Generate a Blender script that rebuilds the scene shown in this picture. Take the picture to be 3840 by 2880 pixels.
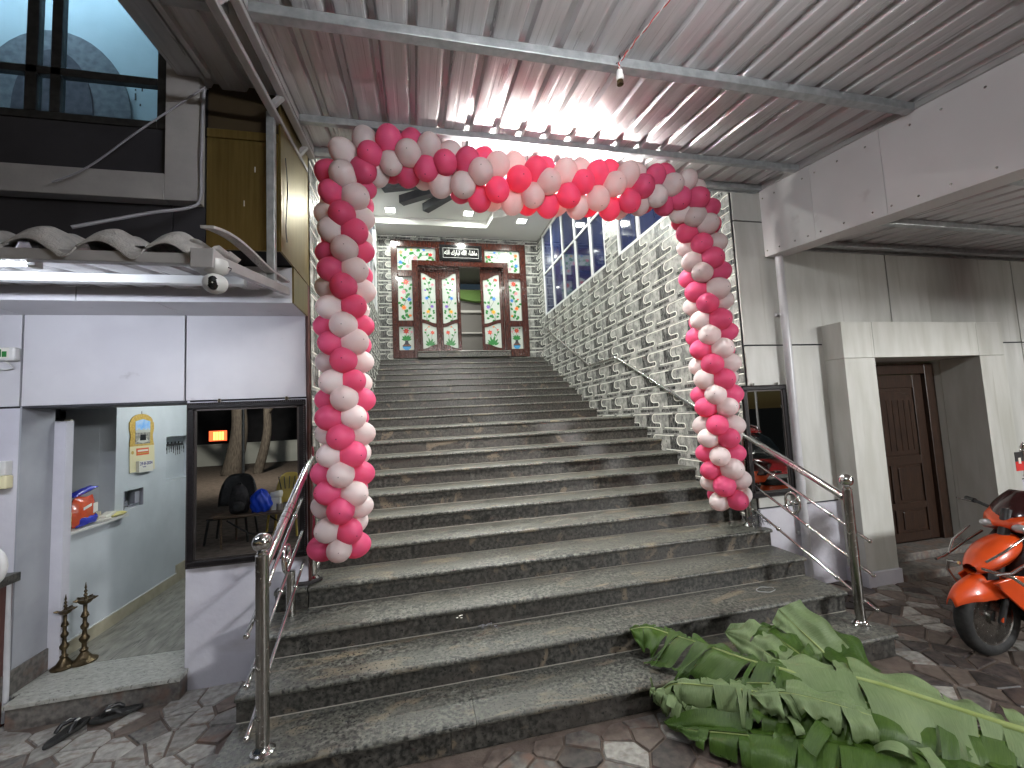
import bpy, bmesh, math, random
import numpy as np
from mathutils import Vector, Matrix
random.seed(11)
PI = math.pi
sc = bpy.context.scene
for o in list(bpy.data.objects):
    bpy.data.objects.remove(o)
col = sc.collection

# ------------------------------------------------------------------ camera
def aim(yaw, pit, rol):
    fw = Vector((math.sin(yaw)*math.cos(pit), math.cos(yaw)*math.cos(pit), math.sin(pit)))
    r0 = Vector((math.cos(yaw), -math.sin(yaw), 0))
    u0 = r0.cross(fw)
    return r0*math.cos(rol)+u0*math.sin(rol), -r0*math.sin(rol)+u0*math.cos(rol), fw
cd = bpy.data.cameras.new('camera')
cam = bpy.data.objects.new('camera', cd); col.objects.link(cam)
_r, _u, _f = aim(0.223556, 0.0766256, -0.0483545)
CAM = Vector((0, -2.33244, 1.72747))
mw = Matrix(((_r.x, _u.x, -_f.x, CAM.x), (_r.y, _u.y, -_f.y, CAM.y), (_r.z, _u.z, -_f.z, CAM.z), (0, 0, 0, 1)))
cam.matrix_world = mw
cd.sensor_width = 36; cd.lens = 1584.3/3840*36
cd.clip_start = 0.02; cd.clip_end = 600
sc.camera = cam

# ------------------------------------------------------------------ world (night) and exposure
w = bpy.data.worlds.new('World'); sc.world = w; w.use_nodes = True
nt = w.node_tree; bg = nt.nodes['Background']
sky = nt.nodes.new('ShaderNodeTexSky'); sky.sky_type = 'NISHITA'; sky.sun_disc = False
sky.sun_elevation = math.radians(9.0); sky.sun_rotation = math.radians(200)
nt.links.new(sky.outputs[0], bg.inputs[0]); bg.inputs[1].default_value = 0.004
vs = sc.view_settings
vs.view_transform = 'Standard'; vs.look = 'None'; vs.gamma = 1.0; vs.exposure = 1.5
try: vs.use_curve_mapping = False
except Exception: pass
sc.render.engine = 'CYCLES'
sc.cycles.max_bounces = 5; sc.cycles.diffuse_bounces = 2; sc.cycles.glossy_bounces = 3; sc.cycles.transmission_bounces = 4; sc.cycles.transparent_max_bounces = 6; sc.cycles.sample_clamp_indirect = 4

# real and added lamps (each belongs to a fixture built further down)
LAMPS = []
def lamp(name, loc, power, color, size=(0.2, 0.2), target=None, spread=None, shape='RECTANGLE'):
    L = bpy.data.lights.new(name, 'AREA'); L.energy = power; L.color = color
    L.shape = shape; L.size = size[0]
    if shape == 'RECTANGLE': L.size_y = size[1]
    if spread: L.spread = spread
    o = bpy.data.objects.new(name, L); col.objects.link(o); o.location = loc
    d = (Vector(target)-Vector(loc)) if target is not None else Vector((0, 0, -1))
    o.rotation_euler = d.to_track_quat('-Z', 'Y').to_euler()
    LAMPS.append(o)
    return o
P_FLOOD_FILL, P_YARD_FILL, P_DOWN = 150, 150, 15
E_ARCH, E_LEFT, E_ROOM, E_UPPER, E_SIDE_FILL, E_FORE_FILL = 430, 53, 36, 50, 92, 130
flood_fill_lamp = lamp('flood_fill_lamp', (6.4, -6.4, 3.0), P_FLOOD_FILL, (0.98, 0.99, 1.0), (0.8, 0.5), (4.6, 0.8, 2.0))  # unseen flood, assumed and added to brighten the right facade
yard_fill_lamp = lamp('yard_fill_lamp', (-4.9, -9.5, 4.6), P_YARD_FILL, (1.0, 0.93, 0.82), (0.25, 0.25), (-7.2, -16.5, 0))
inner_fill_lamp = lamp('inner_fill_lamp', (1.35, 8.6, 5.82), 20, (1.0, 0.97, 0.9), (0.3, 0.3))
down_lamps = [lamp('downlight_lamp', (x, y, z-0.03), P_DOWN, (0.95, 1.0, 0.92), (0.16, 0.16))
              for x, y, z in ((-0.43, 6.7, 6.25), (1.24, 6.65, 6.25), (2.42, 6.54, 6.1), (-0.43, 4.0, 6.25), (1.24, 3.4, 6.25), (2.75, 3.6, 6.1))]

# ------------------------------------------------------------------ mesh helpers
class MB:
    def __init__(s): s.v = []; s.f = []; s.m = []; s.uv = {}
    def _add(s, vs, fs, mi):
        b = len(s.v); s.v += [tuple(p) for p in vs]
        for f in fs: s.f.append(tuple(b+i for i in f)); s.m.append(mi)
        return b
    def box(s, x0, x1, y0, y1, z0, z1, mi=0):
        s._add([(x0,y0,z0),(x1,y0,z0),(x1,y1,z0),(x0,y1,z0),(x0,y0,z1),(x1,y0,z1),(x1,y1,z1),(x0,y1,z1)],
               [(0,3,2,1),(4,5,6,7),(0,1,5,4),(1,2,6,5),(2,3,7,6),(3,0,4,7)], mi); return s
    def obox(s, c, ax, hx, hy, hz, mi=0):           # oriented box, ax = 3 unit vectors
        c = Vector(c); X, Y, Z = [Vector(a) for a in ax]
        P = [c+X*a*hx+Y*b*hy+Z*d*hz for d in (-1,1) for a, b in ((-1,-1),(1,-1),(1,1),(-1,1))]
        s._add(P, [(0,3,2,1),(4,5,6,7),(0,1,5,4),(1,2,6,5),(2,3,7,6),(3,0,4,7)], mi); return s
    def bar(s, a, b, w, h, up=(0,0,1), mi=0):       # rectangular bar from a to b
        a = Vector(a); b = Vector(b); Z = (b-a); L = Z.length; Z.normalize()
        X = Z.cross(Vector(up))
        if X.length < 1e-4: X = Z.cross(Vector((1,0,0)))
        X.normalize(); Y = X.cross(Z)
        return s.obox((a+b)/2, (X, Y, Z), w/2, h/2, L/2, mi)
    def tube(s, pts, r, n=8, caps=True, mi=0, closed=False):
        P = [Vector(p) for p in pts]; N = len(P)
        R = r if isinstance(r, (list, tuple)) else [r]*N
        T = []
        for i in range(N):
            if closed: t = P[(i+1) % N]-P[i-1]
            else: t = P[min(i+1, N-1)]-P[max(i-1, 0)]
            T.append(t.normalized() if t.length > 1e-9 else Vector((0,0,1)))
        u = T[0].orthogonal().normalized(); vs = []
        for i in range(N):
            u = u-T[i]*u.dot(T[i])
            u = u.normalized() if u.length > 1e-6 else T[i].orthogonal().normalized()
            q = T[i].cross(u)
            for k in range(n):
                a = 2*PI*k/n; vs.append(P[i]+(u*math.cos(a)+q*math.sin(a))*R[i])
        fs = []
        for i in range(N if closed else N-1):
            j = (i+1) % N
            for k in range(n):
                l = (k+1) % n; fs.append((i*n+k, i*n+l, j*n+l, j*n+k))
        if caps and not closed:
            fs.append(tuple(range(n-1, -1, -1))); fs.append(tuple((N-1)*n+k for k in range(n)))
        s._add(vs, fs, mi); return s
    def lathe(s, prof, c=(0,0,0), n=16, mi=0, ax=None):
        c = Vector(c); X, Y, Z = [Vector(a) for a in (ax or ((1,0,0),(0,1,0),(0,0,1)))]
        vs = []
        for r, z in prof:
            for k in range(n):
                a = 2*PI*k/n; vs.append(c+X*r*math.cos(a)+Y*r*math.sin(a)+Z*z)
        fs = []
        for i in range(len(prof)-1):
            for k in range(n):
                l = (k+1) % n; fs.append((i*n+k, i*n+l, (i+1)*n+l, (i+1)*n+k))
        if prof[0][0] > 1e-6: fs.append(tuple(range(n-1, -1, -1)))
        if prof[-1][0] > 1e-6: fs.append(tuple((len(prof)-1)*n+k for k in range(n)))
        s._add(vs, fs, mi); return s
    def ball(s, c, r, n=14, mi=0, sc_=(1,1,1)):
        m = n//2+1
        prof = [(max(1e-7, r*math.sin(PI*i/m)), -r*math.cos(PI*i/m)) for i in range(m+1)]
        return s.lathe(prof, c, n, mi, ((sc_[0],0,0),(0,sc_[1],0),(0,0,sc_[2])))
    def prism(s, poly, a, b, plane='xz', mi=0):
        n = len(poly)
        f3 = {'xz': lambda p, t: (p[0], t, p[1]), 'xy': lambda p, t: (p[0], p[1], t), 'yz': lambda p, t: (t, p[0], p[1])}[plane]
        vs = [f3(p, a) for p in poly]+[f3(p, b) for p in poly]
        fs = [tuple(range(n)), tuple(range(2*n-1, n-1, -1))]
        for i in range(n):
            j = (i+1) % n; fs.append((i, i+n, j+n, j))
        s._add(vs, fs, mi); return s
    def grid(s, fn, nu, nv, mi=0, uv=None):
        vs = [fn(i/nu, j/nv) for i in range(nu+1) for j in range(nv+1)]
        fs = [(i*(nv+1)+j, (i+1)*(nv+1)+j, (i+1)*(nv+1)+j+1, i*(nv+1)+j+1) for i in range(nu) for j in range(nv)]
        b = s._add(vs, fs, mi)
        if uv:
            for i in range(nu+1):
                for j in range(nv+1): s.uv[b+i*(nv+1)+j] = uv(i/nu, j/nv)
        return s
    def loft(s, rings, mi=0, caps=True):
        n = len(rings[0]); vs = [p for r in rings for p in r]; fs = []
        for i in range(len(rings)-1):
            for k in range(n):
                l = (k+1) % n; fs.append((i*n+k, i*n+l, (i+1)*n+l, (i+1)*n+k))
        if caps:
            fs.append(tuple(range(n-1, -1, -1))); fs.append(tuple((len(rings)-1)*n+k for k in range(n)))
        s._add(vs, fs, mi); return s
    def mesh(s, name, mats, smooth=False, fix=True):
        me = bpy.data.meshes.new(name); me.from_pydata(s.v, [], s.f)
        for m in (mats if isinstance(mats, (list, tuple)) else [mats]): me.materials.append(m)
        me.polygons.foreach_set('material_index', s.m)
        if s.uv:
            ul = me.uv_layers.new(name='UVMap')
            for lp in me.loops: ul.data[lp.index].uv = s.uv.get(lp.vertex_index, (0, 0))
        if fix:
            bm = bmesh.new(); bm.from_mesh(me); bmesh.ops.recalc_face_normals(bm, faces=bm.faces); bm.to_mesh(me); bm.free()
        if smooth:
            me.polygons.foreach_set('use_smooth', [True]*len(me.polygons))
            try: me.set_sharp_from_angle(angle=math.radians(smooth if smooth > 1 else 40))
            except Exception: pass
        me.update(); return me

def put(name, me, parent=None, mat=None, world=True):
    o = bpy.data.objects.new(name, me); col.objects.link(o)
    if mat is not None: o.matrix_basis = mat
    if parent is not None:
        o.parent = parent
        if world and parent.parent is None: o.matrix_parent_inverse = parent.matrix_basis.inverted()
    return o
def obj(name, mb, mats, parent=None, smooth=False, bevel=0, world=True, mat=None, fix=True):
    o = put(name, mb.mesh(name, mats, smooth, fix), parent, mat, world)
    if bevel:
        b = o.modifiers.new('bevel', 'BEVEL'); b.width = bevel; b.segments = 2; b.limit_method = 'ANGLE'; b.angle_limit = math.radians(50)
    return o
def tag(o, label=None, cat=None, group=None, kind=None):
    if label: o['label'] = label
    if cat: o['category'] = cat
    if group: o['group'] = group
    if kind: o['kind'] = kind
    return o
def thing(name, label, cat, loc=(0,0,0), rz=0, group=None, kind=None):
    o = bpy.data.objects.new(name, None); col.objects.link(o)
    o.location = loc; o.rotation_euler = (0, 0, rz); o.empty_display_size = 0.1
    o.matrix_basis = Matrix.Translation(loc) @ Matrix.Rotation(rz, 4, 'Z')
    return tag(o, label, cat, group, kind)
def adopt(light, parent):
    light.parent = parent; light.matrix_parent_inverse = parent.matrix_basis.inverted()

# ------------------------------------------------------------------ materials
def mat(name, color, rough=0.5, metal=0.0, c2=None, scale=6.0, detail=4.0, bump=0.0, bscale=None, spec=0.5,
        coat=0.0, emit=None, estr=0.0, vary=0.0, stretch=(1,1,1), lo=0.35, hi=0.65, trans=0.0, rvar=0.0, extra=None):
    m = bpy.data.materials.new(name); m.use_nodes = True
    t = m.node_tree; N = t.nodes; Lk = t.links; b = N['Principled BSDF']
    b.inputs['Roughness'].default_value = rough; b.inputs['Metallic'].default_value = metal
    b.inputs['Specular IOR Level'].default_value = spec; b.inputs['Coat Weight'].default_value = coat
    b.inputs['Transmission Weight'].default_value = trans
    b.inputs['Base Color'].default_value = (*color, 1)
    if emit: b.inputs['Emission Color'].default_value = (*emit, 1); b.inputs['Emission Strength'].default_value = estr
    if c2 or bump or vary or rvar:
        tc = N.new('ShaderNodeTexCoord'); mp = N.new('ShaderNodeMapping'); mp.inputs['Scale'].default_value = stretch
        oi = N.new('ShaderNodeObjectInfo'); ad = N.new('ShaderNodeVectorMath'); ad.operation = 'ADD'
        ml = N.new('ShaderNodeMath'); ml.operation = 'MULTIPLY'; ml.inputs[1].default_value = 37.0
        Lk.new(oi.outputs['Random'], ml.inputs[0]); Lk.new(tc.outputs['Object'], mp.inputs[0])
        Lk.new(mp.outputs[0], ad.inputs[0]); Lk.new(ml.outputs[0], ad.inputs[1])
        nz = N.new('ShaderNodeTexNoise'); nz.inputs['Scale'].default_value = scale; nz.inputs['Detail'].default_value = detail
        Lk.new(ad.outputs[0], nz.inputs['Vector'])
        out = None
        if c2:
            rp = N.new('ShaderNodeValToRGB'); rp.color_ramp.elements[0].position = lo; rp.color_ramp.elements[1].position = hi
            rp.color_ramp.elements[0].color = (*color, 1); rp.color_ramp.elements[1].color = (*c2, 1)
            Lk.new(nz.outputs['Fac'], rp.inputs[0]); out = rp.outputs[0]
        if extra: out = extra(N, Lk, ad.outputs[0], out)
        if vary:
            hs = N.new('ShaderNodeHueSaturation'); mr = N.new('ShaderNodeMapRange')
            mr.inputs['To Min'].default_value = 1-vary; mr.inputs['To Max'].default_value = 1+vary
            Lk.new(oi.outputs['Random'], mr.inputs['Value']); Lk.new(mr.outputs[0], hs.inputs['Value'])
            if out: Lk.new(out, hs.inputs['Color'])
            else: hs.inputs['Color'].default_value = (*color, 1)
            out = hs.outputs[0]
        if out: Lk.new(out, b.inputs['Base Color'])
        if rvar:
            mr2 = N.new('ShaderNodeMapRange'); mr2.inputs['From Min'].default_value = 0.3; mr2.inputs['From Max'].default_value = 0.7
            mr2.inputs['To Min'].default_value = max(0.02, rough-rvar); mr2.inputs['To Max'].default_value = rough+rvar
            Lk.new(nz.outputs['Fac'], mr2.inputs['Value']); Lk.new(mr2.outputs[0], b.inputs['Roughness'])
        if bump:
            n2 = nz
            if bscale:
                n2 = N.new('ShaderNodeTexNoise'); n2.inputs['Scale'].default_value = bscale; n2.inputs['Detail'].default_value = 3
                Lk.new(ad.outputs[0], n2.inputs['Vector'])
            bp = N.new('ShaderNodeBump'); bp.inputs['Strength'].default_value = bump; bp.inputs['Distance'].default_value = 0.01
            Lk.new(n2.outputs['Fac'], bp.inputs['Height']); Lk.new(bp.outputs[0], b.inputs['Normal'])
    return m

def overlay(color, scale, lo, hi, detail=6, stretch=(1,1,1), dist=0.0, kind='noise'):
    def fn(N, Lk, vec, prev):
        mp = N.new('ShaderNodeMapping'); mp.inputs['Scale'].default_value = stretch; Lk.new(vec, mp.inputs[0])
        if kind == 'noise':
            n = N.new('ShaderNodeTexNoise'); n.inputs['Scale'].default_value = scale; n.inputs['Detail'].default_value = detail
            n.inputs['Distortion'].default_value = dist; Lk.new(mp.outputs[0], n.inputs['Vector']); f = n.outputs['Fac']
        else:
            n = N.new('ShaderNodeTexVoronoi'); n.inputs['Scale'].default_value = scale; Lk.new(mp.outputs[0], n.inputs['Vector']); f = n.outputs['Distance']
        r = N.new('ShaderNodeMapRange'); r.inputs['From Min'].default_value = lo; r.inputs['From Max'].default_value = hi
        Lk.new(f, r.inputs['Value'])
        mx = N.new('ShaderNodeMix'); mx.data_type = 'RGBA'
        Lk.new(r.outputs[0], mx.inputs['Factor'])
        if prev: Lk.new(prev, mx.inputs['A'])
        mx.inputs['B'].default_value = (*color, 1)
        return mx.outputs['Result']
    return fn
def chain(*fs):
    def fn(N, Lk, vec, prev):
        for f in fs: prev = f(N, Lk, vec, prev)
        return prev
    return fn

M = {}
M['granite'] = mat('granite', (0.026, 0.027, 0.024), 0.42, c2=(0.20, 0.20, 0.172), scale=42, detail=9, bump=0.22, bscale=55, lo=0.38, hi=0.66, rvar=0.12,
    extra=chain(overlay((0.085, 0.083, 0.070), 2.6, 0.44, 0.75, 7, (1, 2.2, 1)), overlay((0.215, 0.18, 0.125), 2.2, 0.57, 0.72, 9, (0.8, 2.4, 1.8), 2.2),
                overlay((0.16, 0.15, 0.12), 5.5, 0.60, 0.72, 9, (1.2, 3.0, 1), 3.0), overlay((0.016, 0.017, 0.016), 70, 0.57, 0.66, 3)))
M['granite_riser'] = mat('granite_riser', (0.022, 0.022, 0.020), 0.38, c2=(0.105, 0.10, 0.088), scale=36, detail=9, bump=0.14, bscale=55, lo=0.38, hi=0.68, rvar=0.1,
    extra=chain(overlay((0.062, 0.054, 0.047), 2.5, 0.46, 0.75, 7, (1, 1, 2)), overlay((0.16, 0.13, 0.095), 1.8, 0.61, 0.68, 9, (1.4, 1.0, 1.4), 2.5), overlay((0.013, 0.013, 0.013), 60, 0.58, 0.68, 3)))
M['grout'] = mat('grout', (0.36, 0.34, 0.29), 0.85)
M['cement'] = mat('cement', (0.10, 0.076, 0.062), 0.9, c2=(0.18, 0.14, 0.115), scale=9, detail=8, bump=0.35, bscale=90)
M['stone_pale'] = mat('stone_pale', (0.22, 0.21, 0.19), 0.55, c2=(0.37, 0.355, 0.325), scale=28, detail=7, bump=0.15, vary=0.22, extra=overlay((0.16, 0.11, 0.08), 11, 0.55, 0.72, 5, (1, 2.5, 1)))
M['stone_grey'] = mat('stone_grey', (0.08, 0.075, 0.07), 0.5, c2=(0.18, 0.168, 0.15), scale=30, detail=7, bump=0.15, vary=0.3, extra=overlay((0.16, 0.10, 0.075), 9, 0.5, 0.7, 5))
M['stone_brown'] = mat('stone_brown', (0.085, 0.066, 0.055), 0.55, c2=(0.16, 0.125, 0.105), scale=26, detail=7, bump=0.25, vary=0.3, extra=overlay((0.12, 0.092, 0.075), 9, 0.48, 0.66, 8))
M['stone_dark'] = mat('stone_dark', (0.022, 0.018, 0.018), 0.45, c2=(0.07, 0.055, 0.05), scale=30, detail=6, bump=0.2, vary=0.3, extra=overlay((0.10, 0.078, 0.064), 10, 0.50, 0.68, 8))
M['tile_light'] = mat('tile_light', (0.20, 0.205, 0.195), 0.22, c2=(0.45, 0.45, 0.415), scale=9, detail=9, lo=0.38, hi=0.62,
    extra=chain(overlay((0.09, 0.095, 0.095), 16, 0.56, 0.70, 6, (2.4, 0.7, 1), 1.2), overlay((0.10, 0.10, 0.10), 60, 0.66, 0.72, 2)))
M['tile_dark'] = mat('tile_dark', (0.02, 0.021, 0.022), 0.24, c2=(0.12, 0.12, 0.115), scale=26, detail=7, lo=0.4, hi=0.62, stretch=(2.2, 0.55, 1),
    extra=overlay((0.36, 0.36, 0.34), 24, 0.57, 0.625, 6, (1.6, 0.6, 1), 1.5))
M['tile_line'] = mat('tile_line', (0.85, 0.85, 0.77), 0.25)
M['plaster'] = mat('plaster', (0.55, 0.54, 0.60), 0.8, c2=(0.63, 0.62, 0.67), scale=3.5, detail=8, bump=0.25, bscale=22, extra=overlay((0.40, 0.38, 0.40), 1.5, 0.62, 0.8, 8, (1, 1, 3)))
M['plaster_room'] = mat('plaster_room', (0.52, 0.56, 0.59), 0.75, c2=(0.61, 0.65, 0.68), scale=2.5, detail=8, bump=0.12, bscale=25)
M['ceiling'] = mat('ceiling', (0.66, 0.66, 0.62), 0.85)
M['clad_left'] = mat('clad_left', (0.56, 0.55, 0.58), 0.42, c2=(0.63, 0.62, 0.645), scale=2.5, detail=7, bump=0.03, vary=0.04, extra=overlay((0.42, 0.40, 0.42), 7, 0.68, 0.78, 8, (1, 1, 2)))
M['clad_right'] = mat('clad_right', (0.49, 0.49, 0.455), 0.5, c2=(0.61, 0.61, 0.58), scale=2.0, detail=9, bump=0.06, bscale=60, vary=0.05, stretch=(3.5, 3.5, 0.7),
    extra=overlay((0.38, 0.375, 0.33), 2.6, 0.60, 0.85, 7, (1.5, 1.5, 0.35)))
M['portal'] = mat('portal', (0.54, 0.54, 0.49), 0.6, c2=(0.64, 0.64, 0.60), scale=2.2, detail=9, bump=0.08, bscale=50, vary=0.04, stretch=(4, 4, 0.8), extra=overlay((0.38, 0.37, 0.31), 3, 0.62, 0.8, 7, (2, 2, 0.4)))
M['fascia'] = mat('fascia', (0.60, 0.585, 0.59), 0.36, c2=(0.67, 0.65, 0.655), scale=1.4, detail=7, bump=0.04, vary=0.02, extra=overlay((0.44, 0.40, 0.40), 4.0, 0.64, 0.78, 8))
M['joint'] = mat('joint', (0.02, 0.02, 0.025), 0.9)
M['gold'] = mat('gold', (0.20, 0.14, 0.045), 0.32, 0.7, c2=(0.25, 0.18, 0.06), scale=60, stretch=(1, 1, 0.05), bump=0.03)
M['brown_trim'] = mat('brown_trim', (0.09, 0.035, 0.03), 0.5)
M['sheet'] = mat('sheet', (0.50, 0.49, 0.50), 0.34, 0.30, c2=(0.60, 0.585, 0.595), scale=3, detail=7, bump=0.05, bscale=14, rvar=0.08, stretch=(6, 0.5, 1), extra=overlay((0.27, 0.25, 0.24), 5, 0.6, 0.75, 7, (5, 0.6, 1)))
M['steel_paint'] = mat('steel_paint', (0.40, 0.39, 0.39), 0.42, 0.2, c2=(0.47, 0.46, 0.46), scale=8, detail=6, bump=0.04, extra=overlay((0.20, 0.16, 0.13), 16, 0.68, 0.74, 6))
M['galv'] = mat('galv', (0.33, 0.35, 0.36), 0.38, 0.5, c2=(0.45, 0.47, 0.48), scale=20, detail=4)
M['chrome'] = mat('chrome', (0.78, 0.77, 0.76), 0.11, 1.0, c2=(0.70, 0.69, 0.68), scale=30, rvar=0.04)
M['chrome_dark'] = mat('chrome_dark', (0.42, 0.41, 0.38), 0.22, 1.0, c2=(0.50, 0.49, 0.46), scale=40, rvar=0.06)
M['alu_white'] = mat('alu_white', (0.66, 0.67, 0.66), 0.35)
M['glass_blue'] = mat('glass_blue', (0.012, 0.018, 0.06), 0.05, spec=0.6, c2=(0.025, 0.035, 0.10), scale=3, stretch=(3, 3, 0.4))
M['wood'] = mat('wood', (0.030, 0.007, 0.005), 0.2, c2=(0.075, 0.018, 0.010), scale=14, detail=6, stretch=(6, 6, 0.6), coat=0.5, bump=0.03)
M['wood_door'] = mat('wood_door', (0.016, 0.008, 0.005), 0.4, c2=(0.042, 0.02, 0.011), scale=12, detail=7, stretch=(7, 7, 0.5), coat=0.2, bump=0.05)
M['pane_white'] = mat('pane_white', (0.50, 0.55, 0.50), 0.08, c2=(0.56, 0.60, 0.55), scale=4, coat=0.4)
M['black_gloss'] = mat('black_gloss', (0.012, 0.012, 0.013), 0.15)
M['silver'] = mat('silver', (0.65, 0.65, 0.63), 0.3, 0.6)
for n_, c_ in dict(red=(0.62,0.05,0.045), pink=(0.80,0.25,0.35), orange=(0.80,0.22,0.04), blue=(0.04,0.20,0.60), violet=(0.22,0.12,0.50), yellow=(0.80,0.42,0.03),
                   green=(0.03,0.20,0.045), stem=(0.04,0.06,0.03), vase=(0.04,0.04,0.05), vase_blue=(0.06,0.32,0.62)).items():
    M['art_'+n_] = mat('art_'+n_, c_, 0.25, coat=0.3)
M['mirror'] = mat('mirror', (0.66, 0.68, 0.67), 0.0, 1.0)
M['mirror_frame'] = mat('mirror_frame', (0.006, 0.005, 0.006), 0.4, c2=(0.014, 0.012, 0.013), scale=60, bump=0.2, spec=0.3)
M['bead'] = mat('bead', (0.07, 0.062, 0.06), 0.35, 0.6)
M['white_plastic'] = mat('white_plastic', (0.70, 0.70, 0.68), 0.35, c2=(0.62, 0.61, 0.58), scale=9)
M['black_plastic'] = mat('black_plastic', (0.014, 0.014, 0.015), 0.4, c2=(0.03, 0.03, 0.03), scale=30)
M['rubber'] = mat('rubber', (0.012, 0.012, 0.012), 0.7, c2=(0.03, 0.03, 0.028), scale=30, bump=0.1)
M['pvc'] = mat('pvc', (0.58, 0.58, 0.60), 0.28, c2=(0.50, 0.50, 0.52), scale=7)
M['cable'] = mat('cable', (0.05, 0.05, 0.06), 0.5)
M['cable_grey'] = mat('cable_grey', (0.32, 0.32, 0.36), 0.5)
M['brass_old'] = mat('brass_old', (0.055, 0.04, 0.022), 0.42, 0.85, c2=(0.15, 0.11, 0.06), scale=22, detail=6)
M['marble_floor'] = mat('marble_floor', (0.33, 0.33, 0.29), 0.3, c2=(0.48, 0.48, 0.44), scale=26, detail=8, stretch=(1, 1.6, 1), extra=chain(overlay((0.13, 0.13, 0.12), 22, 0.57, 0.66, 7, (1.4, 2.4, 1), 1.5)))
M['room_floor'] = mat('room_floor', (0.17, 0.165, 0.14), 0.32, c2=(0.33, 0.32, 0.28), scale=7, detail=9, stretch=(2.5, 0.8, 1), extra=overlay((0.08, 0.08, 0.075), 12, 0.55, 0.68, 7, (2.5, 0.7, 1), 1))
M['skirting'] = mat('skirting', (0.42, 0.38, 0.27), 0.4, c2=(0.50, 0.46, 0.34), scale=14)
M['mesh_sheet'] = mat('mesh_sheet', (0.40, 0.39, 0.38), 0.8, c2=(0.50, 0.48, 0.46), scale=30, bump=0.5, bscale=110)
M['arch_grey'] = mat('arch_grey', (0.13, 0.14, 0.155), 0.9, c2=(0.20, 0.21, 0.225), scale=26, detail=6, bump=0.3)
M['arch_dark'] = mat('arch_dark', (0.055, 0.055, 0.07), 0.9, c2=(0.09, 0.085, 0.10), scale=26, detail=6)
M['blue_wall'] = mat('blue_wall', (0.42, 0.50, 0.53), 0.8, c2=(0.54, 0.63, 0.66), scale=2, detail=8, bump=0.2, bscale=20)
M['dark_wall'] = mat('dark_wall', (0.022, 0.022, 0.028), 0.6, c2=(0.036, 0.036, 0.044), scale=3, detail=6, vary=0.05)
M['ledge'] = mat('ledge', (0.34, 0.33, 0.335), 0.7, c2=(0.42, 0.41, 0.41), scale=5, detail=8, bump=0.1, bscale=60)
M['paper'] = mat('paper', (0.72, 0.70, 0.62), 0.7)
def emis(name, color, s):
    m = bpy.data.materials.new(name); m.use_nodes = True; t = m.node_tree; t.nodes.clear()
    e = t.nodes.new('ShaderNodeEmission'); e.inputs[0].default_value = (*color, 1); e.inputs[1].default_value = s
    t.links.new(e.outputs[0], t.nodes.new('ShaderNodeOutputMaterial').inputs[0]); return m
M['tube_arch'] = emis('tube_arch', (1.0, 0.97, 0.93), E_ARCH)
M['tube_arch_fill'] = emis('tube_arch_fill', (1.0, 0.93, 0.88), 125)
M['tube_left'] = emis('tube_left', (0.83, 0.88, 1.0), E_LEFT)
M['tube_room'] = emis('tube_room', (0.95, 1.0, 1.0), E_ROOM)
M['tube_upper'] = emis('tube_upper', (0.62, 0.88, 1.0), E_UPPER)
M['tube_side_fill'] = emis('tube_side_fill', (1.0, 0.99, 0.92), E_SIDE_FILL)
M['tube_fore_fill'] = emis('tube_fore_fill', (0.97, 0.98, 1.0), E_FORE_FILL)
M['diffuser'] = emis('diffuser', (0.97, 1.0, 0.94), 9.0)
M['red_window'] = emis('red_window', (1.0, 0.10, 0.03), 1.6)
M['warm_window'] = emis('warm_window', (1.0, 0.35, 0.08), 2.2)
def clearglass(name, tint=(0.9, 0.95, 1.0)):
    m = bpy.data.materials.new(name); m.use_nodes = True; t = m.node_tree; t.nodes.clear(); N = t.nodes
    a = N.new('ShaderNodeBsdfTransparent'); a.inputs[0].default_value = (*tint, 1); g = N.new('ShaderNodeBsdfGlossy'); g.inputs['Roughness'].default_value = 0.03
    mx = N.new('ShaderNodeMixShader'); mx.inputs[0].default_value = 0.06
    t.links.new(a.outputs[0], mx.inputs[1]); t.links.new(g.outputs[0], mx.inputs[2]); t.links.new(mx.outputs[0], N.new('ShaderNodeOutputMaterial').inputs[0]); return m
M['clear_glass'] = clearglass('clear_glass')
def latex(name, c, tr, fac):
    m = bpy.data.materials.new(name); m.use_nodes = True; t = m.node_tree; N = t.nodes; Lk = t.links; b = N['Principled BSDF']
    b.inputs['Roughness'].default_value = 0.42; b.inputs['Specular IOR Level'].default_value = 0.35
    oi = N.new('ShaderNodeObjectInfo'); mr = N.new('ShaderNodeMapRange'); mr.inputs['To Min'].default_value = 0.82; mr.inputs['To Max'].default_value = 1.12
    hs = N.new('ShaderNodeHueSaturation'); hs.inputs['Color'].default_value = (*c, 1)
    Lk.new(oi.outputs['Random'], mr.inputs['Value']); Lk.new(mr.outputs[0], hs.inputs['Value']); Lk.new(hs.outputs[0], b.inputs['Base Color'])
    ts = N.new('ShaderNodeBsdfTranslucent'); ts.inputs[0].default_value = (*tr, 1)
    mx = N.new('ShaderNodeMixShader'); mx.inputs[0].default_value = fac
    Lk.new(b.outputs[0], mx.inputs[1]); Lk.new(ts.outputs[0], mx.inputs[2]); Lk.new(mx.outputs[0], N['Material Output'].inputs[0]); return m
M['latex_pink'] = latex('latex_pink', (0.95, 0.16, 0.36), (1.0, 0.22, 0.27), 0.5)
M['latex_white'] = latex('latex_white', (0.92, 0.89, 0.89), (1.0, 0.72, 0.66), 0.45)
M['latex_tip'] = mat('latex_tip', (0.20, 0.02, 0.05), 0.5)
M['latex_tip_pale'] = mat('latex_tip_pale', (0.36, 0.27, 0.25), 0.5)
M['orange_paint'] = mat('orange_paint', (0.74, 0.085, 0.012), 0.3, coat=0.4, c2=(0.68, 0.07, 0.01), scale=5)
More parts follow.
